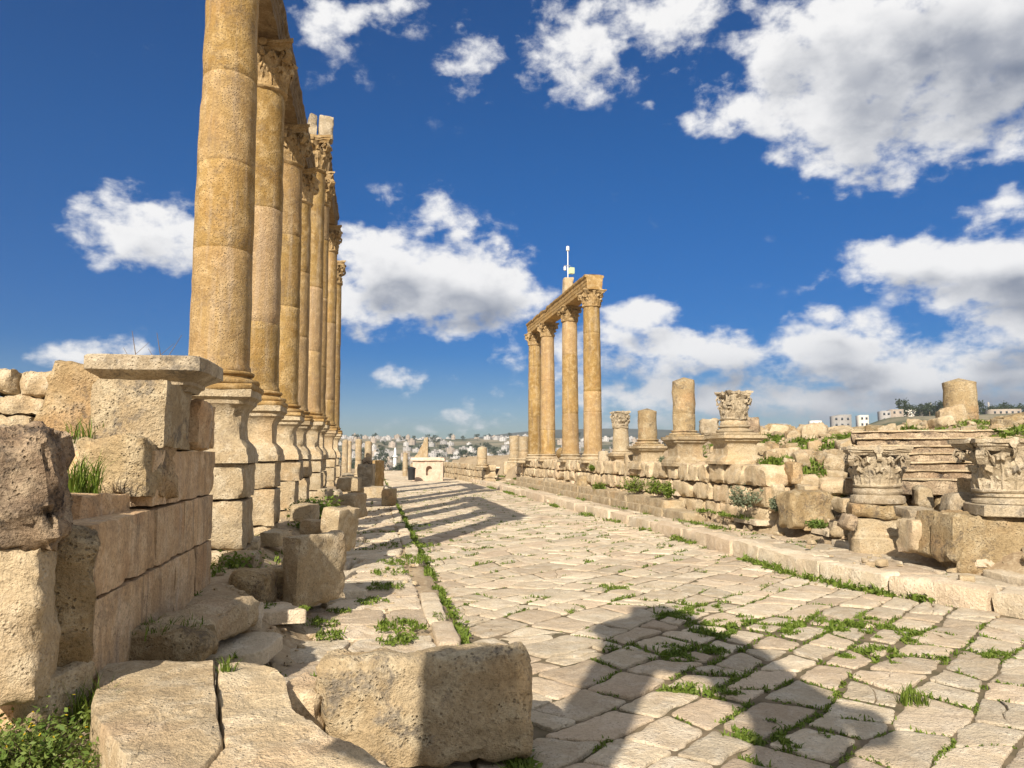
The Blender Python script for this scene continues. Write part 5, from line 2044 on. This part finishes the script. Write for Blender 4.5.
def house_mesh(wx, wy, hh, floors, seed):
    mb = MB()
    vs = [(x, y, z) for x in (-wx / 2, wx / 2) for y in (-wy / 2, wy / 2) for z in (-6, hh)]
    mb.add(vs, [(0, 1, 3, 2), (4, 6, 7, 5), (0, 4, 5, 1), (2, 3, 7, 6), (1, 5, 7, 3)])
    rq = random.Random(seed)
    fh = hh / floors
    for side in range(4):
        ln = wx if side % 2 == 0 else wy
        dd = (wy if side % 2 == 0 else wx) / 2 + .06
        n = max(2, int(ln / 3.2))
        for f in range(floors):
            for i in range(n):
                if rq.random() < .35:
                    continue
                cx, cz = -ln / 2 + ln * (i + .5) / n, fh * (f + .55)
                vs = [(cx - .45, -dd, cz - .5), (cx + .45, -dd, cz - .5), (cx + .45, -dd, cz + .5), (cx - .45, -dd, cz + .5)]
                mb.add(vs, [(0, 1, 2, 3)], Matrix.Rotation(side * math.pi / 2, 4, 'Z'), 1)
    # roof parapet room
    vs = [(x, y, z) for x in (-wx * .15, wx * .2) for y in (-wy * .2, wy * .15) for z in (hh - .2, hh + 2.2)]
    mb.add(vs, [(0, 1, 3, 2), (4, 6, 7, 5), (0, 4, 5, 1), (2, 3, 7, 6), (1, 5, 7, 3)])
    return mb


hp = []
for k in range(6):
    fl = (1, 2, 2, 3, 2, 3)[k]
    hp.append(house_mesh(rg.uniform(8, 14), rg.uniform(8, 12), fl * 2.7, fl, k))
firsth = {}
n = 0
sp = []
while n < 285:
    d = 1 / rg.uniform(1 / 1300, 1 / 560)
    px = rg.uniform(335, 740 if n % 4 else 850)
    c = P(px, 455, d)
    if any((c.x - a) ** 2 + (c.y - b_) ** 2 < 15 ** 2 for a, b_ in sp):
        continue
    if noise.noise(Vector((c.x * .006, c.y * .006, 9))) < -.22:
        n += .1
        continue
    sp.append((c.x, c.y))
    k = rg.randrange(6)
    if k not in firsth:
        o = hp[k].build('town_house', [M[('town_a', 'town_a', 'town_b', 'town_c', 'town_b', 'town_a')[k]], M['glass']], angle=None)
        firsth[k] = o
    else:
        o = dup(firsth[k])
    o.location = (c.x, c.y, H(c.x, c.y))
    o.rotation_euler = (0, 0, rg.uniform(-.5, .5))
    o.scale = (rg.uniform(.5, .9),) * 2 + (rg.uniform(.45, .8),)
    tag(o, 'tiny pale flat roofed house in the town on the far hillside', 'house', 'houses of the far town')
    n = int(n) + 1

# minaret
c = P(395, 462, 420)
mn = thing('minaret', 'thin white minaret rising above the far white houses beyond the street end', 'tower', (c.x, c.y, H(c.x, c.y) - 1))
hm = zat(447, 420) - (H(c.x, c.y) - 1)
mb = MB()
lathe([(1.1, 0), (1.0, hm * .7), (1.6, hm * .72), (1.6, hm * .75), (.8, hm * .76), (.75, hm * .9)], 12, mb)
mb.build('shaft', M['white'], mn)
mb = MB()
lathe([(.8, 0), (.5, hm * .05), (.05, hm * .1)], 12, mb)
mb.build('spire', M['white'], mn, loc=(0, 0, hm * .9))

# buildings on the near right skyline
BL = [(840, 16, 416, 'grey_building', 0), (895, 11, 415, 0, 1), (913, 20, 410, 0, 2), (934, 9, 417, 0, 1), (972, 6, 416, 0, 2), (1003, 26, 415, 0, 1), (843, 12, 415, 0, 0), (780, 12, 424, 0, 0), (862, 8, 418, 0, 2), (884, 8, 414, 0, 0), (765, 9, 426, 0, 1), (815, 10, 421, 0, 2)]
names_ = ['grey wide block of flats on the right skyline left of the trees', 'small grey block of flats left of the white block on the skyline', 'white block of flats with rows of windows on the right skyline', 'low pale house at the left foot of the dark trees on the skyline', 'small cream house right of the stout shaft on the skyline', 'long pale house before the dark trees at the right picture edge', 'dark grey block on the skyline left of the wide block of flats', 'low grey block on the skyline right of the pedestal capital', 'narrow white house on the skyline beside the wide block of flats', 'grey house on the skyline between the wide and the white block', 'tiny low house on the skyline just right of the pedestal capital', 'low white house on the skyline above the grassy mound']
for k, (px, wpx, py, _, mm) in enumerate(BL):
    d = 380 + 25 * (k % 4)
    c = P(px, py, d)
    g = H(c.x, c.y)
    hgt = max(6, c.z - g)
    wd = wpx / FPX * d
    root = thing('apartment_building', names_[k], 'building', (c.x, c.y, g - 3), -R_(38) + .25)
    mb = MB()
    hgt += 3
    vs = [(x, y, z) for x in (-wd / 2, wd / 2) for y in (-5, 5) for z in (0, hgt)]
    mb.add(vs, [(0, 1, 3, 2), (4, 6, 7, 5), (0, 4, 5, 1), (2, 3, 7, 6), (1, 5, 7, 3)])
    mb.build('wall', M[('town_b', 'town_c', 'render')[mm]], root, angle=None)
    fl = max(1, int(3 + (hgt - 3) / 3.2) - 2)
    nn = max(2, int(wd / 2.6))
    zt_ = hgt
    wproto = None
    cnt_ = 0
    for f in range(min(4, int(hgt / 3.1))):
        for i in range(nn):
            if cnt_ >= 40:
                break
            cx, cz = -wd / 2 + wd * (i + .5) / nn, hgt - 1.7 - 3.0 * f
            if wproto is None:
                mb = MB()
                mb.add([(-.5, 0, -.6), (.5, 0, -.6), (.5, 0, .6), (-.5, 0, .6), (-.5, .12, -.6), (.5, .12, -.6), (.5, .12, .6), (-.5, .12, .6)], [(0, 1, 2, 3), (0, 4, 5, 1), (1, 5, 6, 2), (2, 6, 7, 3), (3, 7, 4, 0)])
                wproto = mb.build('window', M['glass'], root, angle=None)
                o = wproto
            else:
                o = wproto.copy()
                COL.objects.link(o)
            o.location = (cx, -5.1, cz)
            cnt_ += 1

# trees on the skyline and through the town


def tree_mesh(seed, s=1.0, n=420):
    rg = random.Random(seed)
    mb = MB()
    lathe([(.25, -1.5), (.2, 1.5), (.12, 3.5)], 6, mb)
    for k in range(len(mb.f)):
        mb.mi[k] = 1
    cl = [(Vector((rg.gauss(0, 1.1), rg.gauss(0, 1.1), rg.uniform(2.2, 6.2))), rg.uniform(.8, 1.5)) for _ in range(11)]
    for k in range(n):
        c, r = rg.choice(cl)
        q = Vector((rg.gauss(0, 1), rg.gauss(0, 1), rg.gauss(0, .8))).normalized() * r * rg.random() ** .4
        leafquad(mb, c + q, rg.uniform(.28, .5), rg)
    return mb


tp = [tree_mesh(k).build('skyline_tree', [M['tree'], M['bark']], angle=None) for k in range(4)]
rg = random.Random(7)
used = set()


def place_tree(px, d, sc, lab, grp, name, zoff=0):
    k = rg.randrange(4)
    if k in used:
        o = dup(tp[k])
    else:
        o = tp[k]
        used.add(k)
    c = P(px, 455, d)
    o.name = name
    o.location = (c.x, c.y, H(c.x, c.y) + zoff)
    o.rotation_euler = (0, 0, rg.uniform(0, 6.28))
    o.scale = (sc * rg.uniform(.85, 1.2), sc * rg.uniform(.85, 1.2), sc * rg.uniform(.85, 1.15))
    tag(o, lab, 'tree', grp)


rg = random.Random(7)
for px in [905, 911, 917, 922, 927, 932, 938, 943, 948, 986, 990, 994, 998, 1002, 1007, 1012, 1017, 1022, 1028, 981, 915, 930, 1005]:
    place_tree(px + rg.uniform(-2, 2), rg.uniform(400, 440), rg.uniform(1.3, 1.8), 'dark tree in the grove on the right skyline beside the stout shaft', 'dark trees on the right skyline', 'skyline_tree')
for k in range(230):
    place_tree(rg.uniform(340, 760), 1 / rg.uniform(1 / 1200, 1 / 400), rg.uniform(.9, 1.5), 'tiny dark tree among the houses of the far town', 'trees in the far town', 'town_tree')
for k, (px, py, lab) in enumerate([(930, 403, 'thin dark antenna mast on the skyline left of the stout shaft'), (988, 402, 'thin dark antenna mast on the skyline right of the stout shaft')]):
    d = 430
    c = P(px, py, d)
    g = H(c.x, c.y)
    root = thing('antenna_mast', lab, 'antenna', (c.x, c.y, g))
    mb = MB()
    lathe([(.35, 0), (.25, c.z - g)], 6, mb)
    mb.build('pole', M['render2'], root)
    mb = MB()
    lathe([(.5, 0), (.5, 2.2)], 8, mb)
    mb.build('aerial', M['render2'], root, loc=(.3, 0, (c.z - g) * .8))

# ------------------------------------------------------------------ air
hm_, t, b = new_mat('haze_air')
t.t.nodes.remove(b)
vol = t.n('ShaderNodeVolumePrincipled')
vol.inputs['Density'].default_value = .00019
vol.inputs['Color'].default_value = (.80, .88, 1.0, 1)
vol.inputs['Anisotropy'].default_value = .2
out = [n for n in t.t.nodes if n.type == 'OUTPUT_MATERIAL'][0]
t.t.links.new(vol.outputs[0], out.inputs['Volume'])
mb = MB()
x0, x1, y0, y1, z0, z1 = -3700, 3700, -3700, 3700, -140, 150
vs = [(x, y, z) for x in (x0, x1) for y in (y0, y1) for z in (z0, z1)]
mb.add(vs, [(0, 1, 3, 2), (4, 6, 7, 5), (0, 4, 5, 1), (2, 3, 7, 6), (1, 5, 7, 3), (0, 2, 6, 4)])
tag(mb.build('haze', hm_, angle=None), kind='stuff')
